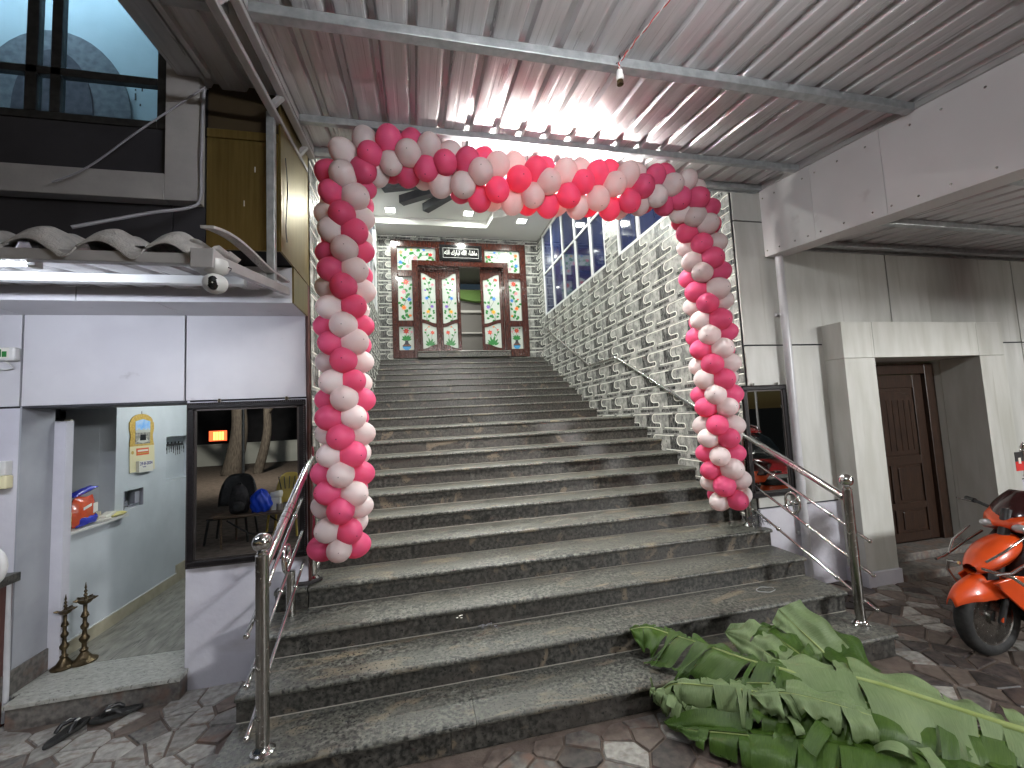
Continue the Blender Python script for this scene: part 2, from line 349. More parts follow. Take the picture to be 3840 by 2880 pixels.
M['red_paint'] = mat('red_paint', (0.34, 0.016, 0.016), 0.2, 0.2, coat=0.8)
M['dark_glass'] = mat('dark_glass', (0.012, 0.014, 0.015), 0.06, spec=0.7)
M['visor'] = mat('visor', (0.035, 0.008, 0.008), 0.1, spec=0.7)
M['lens'] = mat('lens', (0.5, 0.5, 0.5), 0.08, 0.4)
M['bark'] = mat('bark', (0.075, 0.06, 0.05), 0.9, c2=(0.16, 0.135, 0.11), scale=9, detail=8, bump=0.8, stretch=(3, 3, 0.6))
M['leaf_tree'] = mat('leaf_tree', (0.03, 0.055, 0.018), 0.6, c2=(0.06, 0.09, 0.03), scale=3)
M['yard_wall'] = mat('yard_wall', (0.62, 0.64, 0.60), 0.9, c2=(0.72, 0.73, 0.69), scale=1.3, detail=8)
M['yellow_plastic'] = mat('yellow_plastic', (0.62, 0.46, 0.10), 0.4)
M['blue_bag'] = mat('blue_bag', (0.012, 0.06, 0.55), 0.3, bump=0.4, bscale=14)
M['table_wood'] = mat('table_wood', (0.09, 0.06, 0.04), 0.45, c2=(0.15, 0.10, 0.065), scale=8, stretch=(0.5, 5, 5))
M['fabric_black'] = mat('fabric_black', (0.018, 0.017, 0.018), 0.85, c2=(0.04, 0.036, 0.038), scale=30, bump=0.3)

# ================================================================== SETTING
FY = 1.10          # facade plane
XL, XR = -0.79, 3.09
STEP_H, STEP_T, LAND = 0.15, 0.3262, 1.2943
def step_y(n): return STEP_T*n+(LAND-STEP_T if n >= 11 else 0)
def ground_h(x, y):
    if -1.0 < x < 3.1 and y > 0.0: return 0.15*min(4, int(y/STEP_T)+1)
    return 0.0
BACKY = 7.60
# ---- ground sheet and crazy paving
g = MB(); g.grid(lambda a, b: (-150+300*a, -150+300*b, -0.006), 2, 2)
ground = tag(obj('ground', g, M['cement'], None), 'brown cement ground with crazy paving around the stairs', None, None, 'structure')

def clip(poly, nx, ny, d):      # keep points with nx*x+ny*y <= d
    out = []
    for i in range(len(poly)):
        a, b = poly[i], poly[(i+1) % len(poly)]
        fa, fb = nx*a[0]+ny*a[1]-d, nx*b[0]+ny*b[1]-d
        if fa <= 0: out.append(a)
        if (fa < 0 < fb) or (fb < 0 < fa):
            t = fa/(fa-fb); out.append((a[0]+(b[0]-a[0])*t, a[1]+(b[1]-a[1])*t))
    return out
rg = random.Random(5)
sites = []
SPX, SPY = 0.185, 0.128
for i in range(int((6.6+3.4)/SPX)):
    for j in range(int((1.06+1.9)/SPY)):
        sites.append((-3.4+(i+0.5+rg.uniform(-.48, .48))*SPX, -1.9+(j+0.5+rg.uniform(-.48, .48))*SPY))
cells = []
grid_idx = {}
for k, (x, y) in enumerate(sites): grid_idx.setdefault((int((x+4)/0.4), int((y+3)/0.4)), []).append(k)
for k, (x, y) in enumerate(sites):
    poly = [(x-.3, y-.3), (x+.3, y-.3), (x+.3, y+.3), (x-.3, y+.3)]
    gx, gy = int((x+4)/0.4), int((y+3)/0.4)
    for a in (-1, 0, 1):
        for b in (-1, 0, 1):
            for q in grid_idx.get((gx+a, gy+b), []):
                if q == k: continue
                X, Y = sites[q]; nx, ny = X-x, Y-y; L = math.hypot(nx, ny); nx /= L; ny /= L
                gap = 0.008 if x > 3 else 0.006
                poly = clip(poly, nx, ny, nx*(x+X)/2+ny*(y+Y)/2-gap)
                if len(poly) < 3: break
            if len(poly) < 3: break
    if len(poly) < 3: continue
    poly = clip(poly, 0, 1, FY-0.02)
    if len(poly) < 3: continue
    cx = sum(p[0] for p in poly)/len(poly); cy = sum(p[1] for p in poly)/len(poly)
    if -1.03 < x < 3.13 and y > -0.03:
        continue
    if y > -0.12 and -1.05 < x < 3.15:
        poly = clip(poly, 0, 1, -0.012)
    if len(poly) < 3: continue
    if x <= -1.03 and y > 0: poly = clip(poly, 1, 0, -1.008)
    if x >= 3.13 and y > 0: poly = clip(poly, -1, 0, -3.108)
    if len(poly) < 3: continue
    # skip under the doorway step
    if -2.47 < cx < -1.58 and cy > 0.93: continue
    cells.append((poly, cx, cy))
def stone_mat(x, y):
    r = rg.random()
    if x < -0.9: return M['stone_pale'] if r < .82 else (M['stone_grey'] if r < .95 else M['stone_brown'])
    if y < 0 and x < 3.0: return [M['stone_brown'], M['stone_grey'], M['stone_dark'], M['stone_pale']][0 if r < .4 else 1 if r < .68 else 2 if r < .85 else 3]
    return [M['stone_brown'], M['stone_grey'], M['stone_dark'], M['stone_pale']][0 if r < .50 else 1 if r < .72 else 2 if r < .95 else 3]
def stone_mb(mb, poly, cx, cy, tilt, h, mi=0):
    n = len(poly); top = []; low = []
    for x, y in poly:
        zz = h+tilt[0]*(x-cx)+tilt[1]*(y-cy)
        top.append((cx+(x-cx)*.95, cy+(y-cy)*.95, zz)); low.append((x, y, -0.005))
    mb._add(low+top, [tuple(range(n, 2*n))]+[(i, (i+1) % n, n+(i+1) % n, n+i) for i in range(n)], mi)
def in_view(x, y):
    d = Vector((x, y, 0))-CAM; zc = d.dot(_f)
    if zc < .2: return False
    u_, v_ = 1584.3*d.dot(_r)/zc, 1584.3*d.dot(_u)/zc
    return abs(u_) < 2050 and abs(v_) < 1550
vis = sorted([c for c in cells if in_view(c[1], c[2])], key=lambda c: (c[1])**2*.3+(c[2]+2.33)**2)
near, rest = vis[:300], vis[300:]+[c for c in cells if not in_view(c[1], c[2])]
for poly, cx, cy in near:
    mb = MB(); stone_mb(mb, [(x-cx, y-cy) for x, y in poly], 0, 0, (rg.uniform(-.02, .02), rg.uniform(-.02, .02)), rg.uniform(0.001, 0.006))
    o = put('paving_stone', mb.mesh('paving_stone', stone_mat(cx, cy)), ground, Matrix.Translation((cx, cy, 0)))
mb = MB(); ml = [M['stone_pale'], M['stone_grey'], M['stone_brown'], M['stone_dark']]
for poly, cx, cy in rest:
    stone_mb(mb, poly, cx, cy, (0, 0), rg.uniform(0.001, 0.005), ml.index(stone_mat(cx, cy)))
tag(obj('paving_stones', mb, ml, ground), kind='stuff')

# ---- granite staircase
st = thing('granite_staircase', 'wide grey granite staircase rising to the carved entrance door', 'staircase', (1.05, 0, 0))
def tread_profile(y0, y1, z):
    t = 0.032; r = t/2; P = []
    for i in range(7):
        a = PI/2+PI*i/6; P.append((y0+r+r*math.cos(a), z-r+r*math.sin(a)))
    P += [(y1, z-t), (y1, z)]
    return P
rs = random.Random(3)
for n in range(21):
    y0 = step_y(n); z = STEP_H*(n+1); y1 = (step_y(n+1)+0.03 if n < 20 else BACKY-0.005)
    x0, x1 = (-1.0, 3.10) if n <= 2 else (XL+0.012, XR-0.012)
    if n == 3: x0, x1 = XL+0.006, XR-0.012
    cuts = sorted([x0, x0+(x1-x0)*rs.uniform(.27, .42), x0+(x1-x0)*rs.uniform(.6, .75), x1])
    for a, b in zip(cuts[:-1], cuts[1:]):
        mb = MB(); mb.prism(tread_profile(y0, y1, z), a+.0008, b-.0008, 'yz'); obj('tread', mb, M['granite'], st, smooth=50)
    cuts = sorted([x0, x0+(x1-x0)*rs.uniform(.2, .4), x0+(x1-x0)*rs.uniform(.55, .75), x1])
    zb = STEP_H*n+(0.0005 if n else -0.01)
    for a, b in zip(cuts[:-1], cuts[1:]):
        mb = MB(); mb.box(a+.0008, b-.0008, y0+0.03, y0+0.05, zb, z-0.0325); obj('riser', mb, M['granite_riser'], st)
    # thin mortar line where riser meets the tread below
    mb = MB(); mb.box(x0+.002, x1-.002, y0+0.0268, y0+0.0298, zb, zb+0.004); obj('mortar_line', mb, M['grout'], st)
for xa, xb in ((-1.0, XL), (XR-.01, 3.10)):      # short ends of the fourth step in front of the facade
    mb = MB(); mb.prism(tread_profile(step_y(3), FY-0.04, 0.6), xa, xb, 'yz'); obj('tread', mb, M['granite'], st, smooth=50)
    mb = MB(); mb.box(xa, xb, step_y(3)+.03, step_y(3)+.05, .4505, .5675); obj('riser', mb, M['granite_riser'], st)
# side faces (rendered brick strings) under the lowest steps
for s_, xs in ((-1, -1.0), (1, 3.10)):
    poly = [(0.035, 0)]
    for n in range(4):
        poly += [(step_y(n)+.035, STEP_H*n+STEP_H-.033), (step_y(n+1)+.035 if n < 3 else FY-.02, STEP_H*n+STEP_H-.033)]
    poly += [(FY-.02, 0)]
    mb = MB(); mb.prism(poly, xs+s_*-.03, xs-s_*0.004, 'yz'); obj('side_string', mb, M['granite_riser'] if s_ > 0 else M['plaster'], st)
# threshold of the door
mb = MB(); mb.prism([(7.36, 3.272), (7.34, 3.285), (7.36, 3.30), (7.60, 3.30), (7.60, 3.16), (7.38, 3.16), (7.38, 3.272)], 0.06, 2.22, 'yz'); obj('threshold', mb, M['granite'], st, bevel=.004)

# ---- stairwell tile
TW, TH = 0.5225, 0.2697
def s_line(t=0.25):
    P = [(0.511, t), (0.30, t), (0.105, t)]
    for i in range(1, 10):
        a = PI/2+PI*i/10; P.append((0.105+0.058*math.cos(a), t-.0575+0.0575*math.sin(a)))
    P += [(0.105, t-.115), (0.19, t-.115)]
    for i in range(1, 8):
        a = PI/2-PI*i/8; P.append((0.205+0.032*math.cos(a), t-.145+0.030*math.sin(a)))
    P += [(0.205, t-.175), (0.10, t-.175), (0.0005, t-.175)]
    return P
def ribbon(mb, P, wd, z0, z1, mi):
    P = [Vector((p[0], p[1], 0)) for p in P]; n = len(P); L = []; R = []
    for i in range(n):
        d = (P[min(i+1, n-1)]-P[max(i-1, 0)]); d.normalize(); q = Vector((-d.y, d.x, 0))*wd/2
        L.append(P[i]+q); R.append(P[i]-q)
    vs = []
    for i in range(n): vs += [(L[i].x, L[i].y, z0), (L[i].x*.7+R[i].x*.3, L[i].y*.7+R[i].y*.3, z1), (R[i].x*.7+L[i].x*.3, R[i].y*.7+L[i].y*.3, z1), (R[i].x, R[i].y, z0)]
    fs = []
    for i in range(n-1):
        a, b = i*4, (i+1)*4
        fs += [(a, b, b+1, a+1), (a+1, b+1, b+2, a+2), (a+2, b+2, b+3, a+3)]
    mb._add(vs, fs, mi)
_tiles = {}
def tile_mesh(u0=0, u1=TW, v0=0, v1=TH):
    key = (round(u0, 3), round(u1, 3), round(v0, 3), round(v1, 3))
    if key in _tiles: return _tiles[key]
    mb = MB()
    mb.box(0.0006, TW-.0006, 0.0006, TH-.0006, 0, 0.008, 0)
    def flat(poly, z): mb._add([(x, y, z) for x, y in poly], [tuple(range(len(poly)))], 1)
    flat([(.425, .082), (.5215, .082), (.5215, .247), (.425, .247)], .0086)
    flat([(.001, .082), (.232, .082), (.236, .105), (.22, .128), (.19, .134), (.105, .134), (.066, .155), (.048, .192), (.066, .228), (.095, .247), (.001, .247)], .0086)
    flat([(.28, .006), (.5215, .006), (.5215, .046), (.28, .046)], .0086)
    flat([(.001, .012), (.10, .012), (.10, .046), (.001, .046)], .0086)
    ribbon(mb, s_line(), 0.0125, .0075, .0125, 2)
    ribbon(mb, [(.3325, .075), (.43, .075), (.522, .075)], 0.0125, .0075, .0125, 2)
    me = mb.mesh('wall_tile', [M['tile_light'], M['tile_dark'], M['tile_line']], fix=False)
    bm = bmesh.new(); bm.from_mesh(me)
    for co, no, need in (((u0, 0, 0), (-1, 0, 0), u0 > 0.001), ((u1, 0, 0), (1, 0, 0), u1 < TW-.001), ((0, v0, 0), (0, -1, 0), v0 > .001), ((0, v1, 0), (0, 1, 0), v1 < TH-.001)):
        if need:
            bmesh.ops.bisect_plane(bm, geom=bm.verts[:]+bm.edges[:]+bm.faces[:], plane_co=co, plane_no=no, clear_outer=True)
    bm.to_mesh(me); bm.free(); _tiles[key] = me
    return me
def tile_wall(parent, org, U, V, W, ulen, v0, v1, uoff, zoff, holes, skip=None):
    """lay tiles over u in 0..ulen, v in v0..v1 (world z); holes = rects (u0,u1,v0,v1) left free"""
    U, V, W, org = Vector(U), Vector(V), Vector(W), Vector(org)
    i0 = math.floor((0-uoff)/TW); i1 = math.ceil((ulen-uoff)/TW)
    j0 = math.floor((v0-zoff)/TH); j1 = math.ceil((v1-zoff)/TH)
    for i in range(i0, i1):
        for j in range(j0, j1):
            a, b = uoff+i*TW, zoff+j*TH
            rects = [(max(a, 0), min(a+TW, ulen), max(b, v0), min(b+TH, v1))]
            for h in holes:
                nr = []
                for r in rects:
                    if r[0] >= h[1] or r[1] <= h[0] or r[2] >= h[3] or r[3] <= h[2]: nr.append(r); continue
                    if r[0] < h[0]: nr.append((r[0], h[0], r[2], r[3]))
                    if r[1] > h[1]: nr.append((h[1], r[1], r[2], r[3]))
                    c, d = max(r[0], h[0]), min(r[1], h[1])
                    if r[2] < h[2]: nr.append((c, d, r[2], h[2]))
                    if r[3] > h[3]: nr.append((c, d, h[3], r[3]))
                rects = nr
            for r in rects:
                if r[1]-r[0] < .012 or r[3]-r[2] < .012: continue
                if skip and skip((r[0]+r[1])/2, r[3], r[0], r[1]): continue
                me = tile_mesh(max(0, r[0]-a), min(TW, r[1]-a), max(0, r[2]-b), min(TH, r[3]-b))
                p = org+U*a+V*b
                put('wall_tile', me, parent, Matrix(((U.x, V.x, W.x, p.x), (U.y, V.y, W.y, p.y), (U.z, V.z, W.z, p.z), (0, 0, 0, 1))))
def stair_top(y):       # z of the stairs at depth y
    z = 0
    for n in range(21):
        if y >= step_y(n): z = STEP_H*(n+1)
    return z
# right wall: u runs towards the camera
rw = thing('tiled_wall', 'tall black and white patterned tile wall on the right of the stairs', 'wall', (XR, 4.3, 0))
mb = MB(); mb.box(XR+.002, XR+.36, FY+.16, BACKY+.2, -.01, 4.09); mb.box(XR+.002, XR+.36, 3.44, 3.86, 4.09, 6.9); mb.box(XR+.002, XR+.36, FY+.16, 1.85, 4.09, 6.9); mb.box(XR+.002, XR+.36, 7.22, BACKY+.2, 4.09, 6.9)
mb.box(XR+.002, XR+.36, 3.86, 7.22, 6.06, 6.9); mb.box(XR+.002, XR+.36, 1.85, 3.44, 6.06, 6.9)
obj('masonry', mb, M['plaster'], rw)
Y0 = 2.291+0.045
yorg = BACKY
win_r = [(yorg-7.22, yorg-3.86, 4.09, 6.06), (yorg-3.44, yorg-1.85, 4.09, 6.06)]
tile_wall(rw, (XR+.001-.008, yorg, 0), (0, -1, 0), (0, 0, 1), (-1, 0, 0), yorg-FY-.02, 0.6, 6.10, (yorg-Y0) % TW, (1.665-.25) % TH, win_r,
          skip=lambda u, vt, ua, ub: vt < stair_top(yorg-ub)-.02)
# left wall
lw = thing('tiled_wall', 'black and white patterned tile wall on the left behind the balloon column', 'wall', (XL, 4.3, 0))
mb = MB(); mb.box(XL-.36, XL-.002, FY+.16, BACKY+.2, -.01, 4.09); mb.box(XL-.36, XL-.002, 3.44, 3.86, 4.09, 6.9); mb.box(XL-.36, XL-.002, FY+.16, 1.5, 4.09, 6.9)
mb.box(XL-.36, XL-.002, 7.22, BACKY+.2, 4.09, 6.9); mb.box(XL-.36, XL-.002, 1.5, 7.22, 6.06, 6.9)
obj('masonry', mb, M['plaster'], lw)
tile_wall(lw, (XL-.001+.008, FY+.02, 0), (0, 1, 0), (0, 0, 1), (1, 0, 0), BACKY-FY-.02, 0.6, 6.10, 0.2, (1.665-.25) % TH, [(3.86-FY, 7.22-FY, 4.09, 6.06), (1.5-FY, 3.44-FY, 4.09, 6.06)],
          skip=lambda u, vt, ua, ub: vt < stair_top(FY+ua)-.02)
# back wall round the door
bw = thing('tiled_wall', 'black and white tile wall around the painted entrance door', 'wall', (1.15, BACKY, 3.15))
DX0, DX1, DZ1 = -0.487, 2.73, 5.955
mb = MB(); mb.box(XL-.3, DX0, BACKY+.005, BACKY+.25, 3.0, 6.9); mb.box(DX1, XR+.3, BACKY+.005, BACKY+.25, 3.0, 6.9); mb.box(DX0, DX1, BACKY+.005, BACKY+.25, DZ1, 6.9)
obj('masonry', mb, M['plaster'], bw)
tile_wall(bw, (XL, BACKY+.004-.004, 0), (1, 0, 0), (0, 0, 1), (0, -1, 0), XR-XL, 3.15, 6.10, 0.13, (1.665-.25) % TH, [(DX0-XL, DX1-XL, 3.0, DZ1)])
# ---- ceiling of the stair hall
hc = thing('hall_ceiling', 'white stepped false ceiling with dark sunburst over the stairs', 'ceiling', (1.15, 4.5, 6.1))
rec = [(XL, 1.3), (2.78, 1.3), (2.80, 4.2)]+[(2.8-0.62*(1-math.cos(a*PI/14))-.42*a/7, 4.2+2.28*math.sin(a*PI/14)) for a in range(1, 8)]+[(1.70, 7.0), (XL, 7.0)]
# soffit as quads around the recess
mb = MB()
mb.box(XL, XR, 7.0, BACKY, 6.1, 6.26)
poly = [(XR, 7.0), (XR, 1.3)]+rec[1:-1]
mb.prism(poly, 6.1, 6.26, 'xy'); obj('soffit', mb, M['ceiling'], hc)
mb = MB(); mb.box(XL-.3, XR+.3, 1.26, BACKY+.2, 6.262, 6.4); obj('recess_panel', mb, M['ceiling'], hc)
M['slate'] = mat('slate', (0.045, 0.047, 0.055), 0.5, c2=(0.06, 0.062, 0.07), scale=8)
RC = Vector((1.22, 5.1, 6.17))
mb = MB(); mb.lathe([(0.001, 0), (0.55, 0.0), (0.62, 0.03), (0.62, 0.09)], (RC.x+.1, RC.y, 6.17), 40); obj('rosette', mb, M['slate'], hc, smooth=40)
for ex, ey in ((-.50, 5.65), (-.18, 6.12), (.30, 6.38), (-.35, 5.0), (-.2, 4.4), (.3, 3.9), (1.0, 3.7), (1.7, 3.9), (2.3, 4.4), (2.6, 5.1)):
    e = Vector((ex, ey, 6.17)); d = (e-RC).normalized(); mb = MB()
    mb.bar(RC+d*.5, RC+d*max(.6, (e-RC).length), .15, .16); obj('ceiling_beam', mb, M['slate'], hc)
for i, (x, y, z) in enumerate(((-0.43, 6.7, 6.262), (1.24, 6.65, 6.262), (2.42, 6.54, 6.1), (-0.43, 4.0, 6.262), (1.24, 3.4, 6.262), (2.9, 3.6, 6.1))):
    lab = ['square downlight in the recess, nearest the left wall of the hall', 'square downlight in the recess above the entrance door plaque', 'square downlight near the top corner of the right hall window',
           'square hall downlight hidden above the left balloon column', 'square hall downlight hidden above the middle of the arch', 'square hall downlight above the front right window'][i]
    t = thing('ceiling_light', lab, 'ceiling light', (x, y, z), 0, 'square downlights of the stair hall')
    mb = MB(); mb.box(x-.11, x+.11, y-.11, y+.11, z-.014, z-.001); obj('frame', mb, M['alu_white'], t)
    mb = MB(); mb.box(x-.095, x+.095, y-.095, y+.095, z-.018, z-.0145); obj('diffuser', mb, M['diffuser'], t)
    adopt(down_lamps[i], t)
# wall over the canopy closing the hall front
uf = thing('front_wall', 'plastered front wall of the hall above the metal canopy', 'wall', (1.15, 1.2, 4.4))
mb = MB(); mb.box(XL-.36, XR+.36, FY+.02, FY+.16, 4.05, 6.9); obj('masonry', mb, M['plaster'], uf)
# ---- hall windows
def hall_window(label, x, ya, yb, za, zb, mull, trans, side):
    """window in a wall x=const; side -1: seen from -x"""
    t = thing('hall_window', label, 'window', (x, (ya+yb)/2, za), 0, 'white framed hall windows')
    xa, xb = (x-.012, x+.06) if side < 0 else (x-.06, x+.012)
    f = MB(); b = .045
    f.box(xa, xb, ya, yb, za, za+b); f.box(xa, xb, ya, yb, zb-b, zb); f.box(xa, xb, ya, ya+b, za+b, zb-b); f.box(xa, xb, yb-b, yb, za+b, zb-b)
    fr = obj('frame', f, M['alu_white'], t, bevel=.003)
    ys = [ya+b]+sorted(mull)+[yb-b]
    for m in mull:
        k = MB(); k.box(xa+.004, xb-.004, m-.03, m-.004, za+b, zb-b); k.box(xa+.004, xb-.004, m+.004, m+.03, za+b, zb-b); obj('mullion', k, M['alu_white'], t, bevel=.002)
    for q in trans:
        k = MB(); k.box(xa+.007, xb-.007, ya+b, yb-b, q-.02, q+.02); obj('transom', k, M['alu_white'], t, bevel=.002)
    zs = [za+b]+[q for q in trans]+[zb-b]
    for a, c in zip(ys[:-1], ys[1:]):
        for d, e in zip(zs[:-1], zs[1:]):
            k = MB(); k.box(x-.002+.02*-side, x+.002+.02*-side, a, c, d, e); obj('pane', k, M['glass_blue'], t)
    return t
hall_window('long hall window of two rows beside the entrance door', XR, 3.86, 7.22, 4.09, 6.06, [6.53, 5.86, 5.165, 4.45], [5.10], -1)
hall_window('shorter hall window beyond the tiled pilaster, behind the balloon arch', XR, 1.85, 3.44, 4.09, 6.06, [2.85], [5.10], -1)
hall_window('left hall window high beside the entrance door', XL, 3.86, 7.22, 4.09, 6.06, [6.53, 5.86, 5.165, 4.45], [5.10], 1)
hall_window('left hall window peeping out behind the top left balloons', XL, 1.5, 3.44, 4.09, 6.06, [2.85, 2.2], [5.10], 1)
# ---- handrail on the right tiled wall
t = thing('wall_handrail', 'steel handrail bracketed to the right tiled wall of the stairs', 'handrail', (XR-.07, 4, 2.5))
xh = XR-.07
mb = MB(); mb.tube([(xh, 7.5, 3.975), (xh, 4.66, 2.56)], .021, 12); obj('rail', mb, M['chrome'], t, smooth=40)
mb = MB(); mb.tube([(xh, 4.66, 2.56), (xh, 3.63, 2.56)], .021, 12); obj('rail', mb, M['chrome'], t, smooth=40)
mb = MB(); mb.tube([(xh, 3.63, 2.56), (xh, 1.25, 1.475)], .021, 12); obj('rail', mb, M['chrome'], t, smooth=40)
for y, z in ((7.2, 3.826), (5.9, 3.178), (4.8, 2.63), (4.1, 2.56), (3.3, 2.41), (2.3, 1.954), (1.4, 1.543)):
    mb = MB(); mb.tube([(xh, y, z-.015), (xh, y, z-.055), (XR-.008, y, z-.06)], .007, 8); mb.lathe([(.028, 0), (.028, .005)], (XR-.007, y, z-.06), 14, 0, ((0, 1, 0), (0, 0, 1), (-1, 0, 0))); obj('bracket', mb, M['chrome_dark'], t, smooth=40)

# ================================================================== ENTRANCE DOOR
DY = 7.55
dr = thing('entrance_door', 'carved dark wood entrance door with flower painted glass panes, standing partly open', 'door', (1.12, DY, 3.15))
def wood(name, polys, y0, y1, parent=dr, m='wood', bev=.006):
    mb = MB()
    for p in polys:
        if len(p) == 4 and not isinstance(p[0], (tuple, list)): mb.box(p[0], p[1], y0, y1, p[2], p[3])
        else: mb.prism(p, y0, y1, 'xz')
    return obj(name, mb, M[m], parent, bevel=bev)
f0, f1 = DY-.045, DY+.06
wood('frame_post', [(-.487, -.345, 3.165, 5.955)], f0, f1); wood('frame_post', [(2.575, 2.73, 3.165, 5.955)], f0, f1)
wood('frame_head', [(-.343, 2.573, 5.795, 5.952)], f0, f1)
wood('frame_post', [(-.02, .115, 3.165, 5.478)], f0-.01, f1); wood('frame_post', [(2.15, 2.275, 3.165, 5.478)], f0-.01, f1)
wood('frame_head', [(.117, 2.148, 5.355, 5.475)], f0-.01, f1)
for x0, x1 in ((-.343, -.022), (2.277, 2.573)):
    for z0, z1 in ((5.085, 5.235), (3.905, 4.045), (3.167, 3.355)): wood('frame_rail', [(x0, x1, z0, z1)], f0+.004, f1-.004)
wood('frame_rail', [(.53, .625, 5.48, 5.793)], f0+.003, f1-.004); wood('frame_rail', [(1.64, 1.71, 5.48, 5.793)], f0+.003, f1-.004)
# painted panes: coordinates 0..1 across, 0..1 up
ART = ['stem', 'green', 'red', 'pink', 'orange', 'blue', 'violet', 'yellow', 'vase', 'vase_blue']
AI = {n: i for i, n in enumerate(ART)}
class Art:
    def __init__(s, x0, x1, z0, z1, y, flip=False):
        s.r = (x0, x1, z0, z1); s.y = y; s.flip = flip; s.mb = MB(); s.k = 0
    def P(s, u, v, k=0):
        x0, x1, z0, z1 = s.r
        if s.flip: u = 1-u
        return (x0+(x1-x0)*u, s.y-.0010-k*.0004, z0+(z1-z0)*v)
    def poly(s, pts, c, k=1):
        s.k += 1; s.mb._add([s.P(u, v, k+s.k*.02) for u, v in pts], [tuple(range(len(pts)))], AI[c])
    def asp(s): return (s.r[1]-s.r[0])/(s.r[3]-s.r[2])
    def stem(s, pts, w=.02, c='stem'):
        a = s.asp()
        Q = [Vector((p[0], p[1]/a)) for p in pts]; n = len(Q); S = []
        for i in range(n-1):           # catmull rom
            p0, p1, p2, p3 = Q[max(i-1, 0)], Q[i], Q[i+1], Q[min(i+2, n-1)]
            for k in range(5):
                t = k/5; S.append(.5*((2*p1)+(p2-p0)*t+(2*p0-5*p1+4*p2-p3)*t*t+(3*p1-p0-3*p2+p3)*t**3))
        S.append(Q[-1]); L = []; R = []
        for i in range(len(S)):
            d = S[min(i+1, len(S)-1)]-S[max(i-1, 0)]; d.normalize(); q = Vector((-d.y, d.x))*w/2
            L.append(S[i]+q); R.append(S[i]-q)
        for i in range(len(S)-1):
            s.mb._add([s.P(p.x, p.y*a, .3) for p in (L[i], L[i+1], R[i+1], R[i])], [(0, 1, 2, 3)], AI[c])
        return [(p.x, p.y*a) for p in S]
    def leaf(s, u, v, ang, L=.2, w=.075, c='green'):
        a = s.asp(); ca, sa = math.cos(ang), math.sin(ang); pts = []
        for t in (0, .25, .5, .75, 1): pts.append((t*L, w*math.sin(PI*t)**.8))
        for t in (.75, .5, .25): pts.append((t*L, -w*math.sin(PI*t)**.8))
        s.poly([(u+x*ca-y*sa, v+(x*sa+y*ca)*a) for x, y in pts], c, 1)
    def flower(s, u, v, r, c, n=6, rot=.3, core='yellow'):
        a = s.asp(); pts = []
        for k in range(n*2):
            q = rot+PI*k/n; rr = r*(1 if k % 2 == 0 else .5); pts.append((u+rr*math.cos(q), v+rr*math.sin(q)*a))
        s.poly(pts, c, 2)
        if core: s.poly([(u+.22*r*math.cos(PI*k/3), v+.22*r*math.sin(PI*k/3)*a) for k in range(6)], core, 3)
    def tulip(s, u, v, r, c, ang=1.4):
        a = s.asp(); sh = [(-.6, -.6), (.6, -.6), (.9, .2), (.75, .95), (.35, .35), (0, 1.05), (-.35, .35), (-.75, .95), (-.9, .2)]
        q = ang-PI/2
        s.poly([(u+r*(x*math.cos(q)-y*math.sin(q)), v+r*(x*math.sin(q)+y*math.cos(q))*a) for x, y in sh], c, 2)
    def done(s, parent):
        if s.mb.f: obj('painted_flowers', s.mb, [M['art_'+n] for n in ART], parent, fix=False)
def vines(A, S, n, rng, L=.2):
    for k in range(n):
        p = S[int((k+.6)/n*(len(S)-1))]; A.leaf(p[0], p[1], rng.choice((.7, 2.4, -.4, 3.4, 1.2, 2.0))+rng.uniform(-.2, .2), L*rng.uniform(.8, 1.15), L*.36)
def art_leaf_upper(A, sd):
    q = random.Random(sd)
    S = A.stem([(.28, .02), (.42, .12), (.62, .28), (.62, .48), (.5, .64), (.55, .78), (.3, .92)], .022)
    vines(A, S, 12, q, .24); A.stem([(.55, .62), (.75, .74), (.82, .84)]); A.stem([(.62, .32), (.4, .44), (.36, .52)]); A.stem([(.3, .05), (.3, .12), (.38, .2)])
    A.tulip(.2, .93, .13, 'red', 1.9); A.flower(.8, .80, .15, 'pink'); A.flower(.36, .51, .17, 'blue', 7, .2, None); A.tulip(.26, .68, .09, 'violet'); A.flower(.74, .33, .16, 'violet', 6, .2, None)
    A.flower(.42, .22, .18, 'yellow', 6, .5, 'orange')
    for u, v, a in ((.2, .2, 3.6), (.25, .1, 2.6), (.75, .22, .6), (.8, .17, 1.0), (.68, .07, .3), (.2, .84, -1), (.6, .9, .6), (.86, .4, .9), (.15, .38, 2.2)): A.leaf(u, v, a, .2, .075)
def art_leaf_lower(A, sd):
    q = random.Random(sd)
    S = A.stem([(.45, .1), (.4, .35), (.22, .6), (.25, .8), (.4, .93)], .022); A.stem([(.5, .1), (.62, .4), (.66, .62)], .022)
    for u, v, a, L in ((.5, .06, 2.2, .5), (.5, .06, 1.7, .62), (.5, .06, 1.2, .6), (.5, .06, .75, .5), (.45, .05, 2.6, .35), (.55, .05, .5, .4), (.5, .05, 1.45, .4)): A.leaf(u, v, a, L, .07)
    A.flower(.7, .66, .19, 'red', 6, .4, 'orange'); A.tulip(.2, .78, .07, 'red'); A.tulip(.45, .92, .07, 'orange'); A.leaf(.25, .62, 2.4, .2, .06); A.leaf(.3, .5, .7, .2, .06)
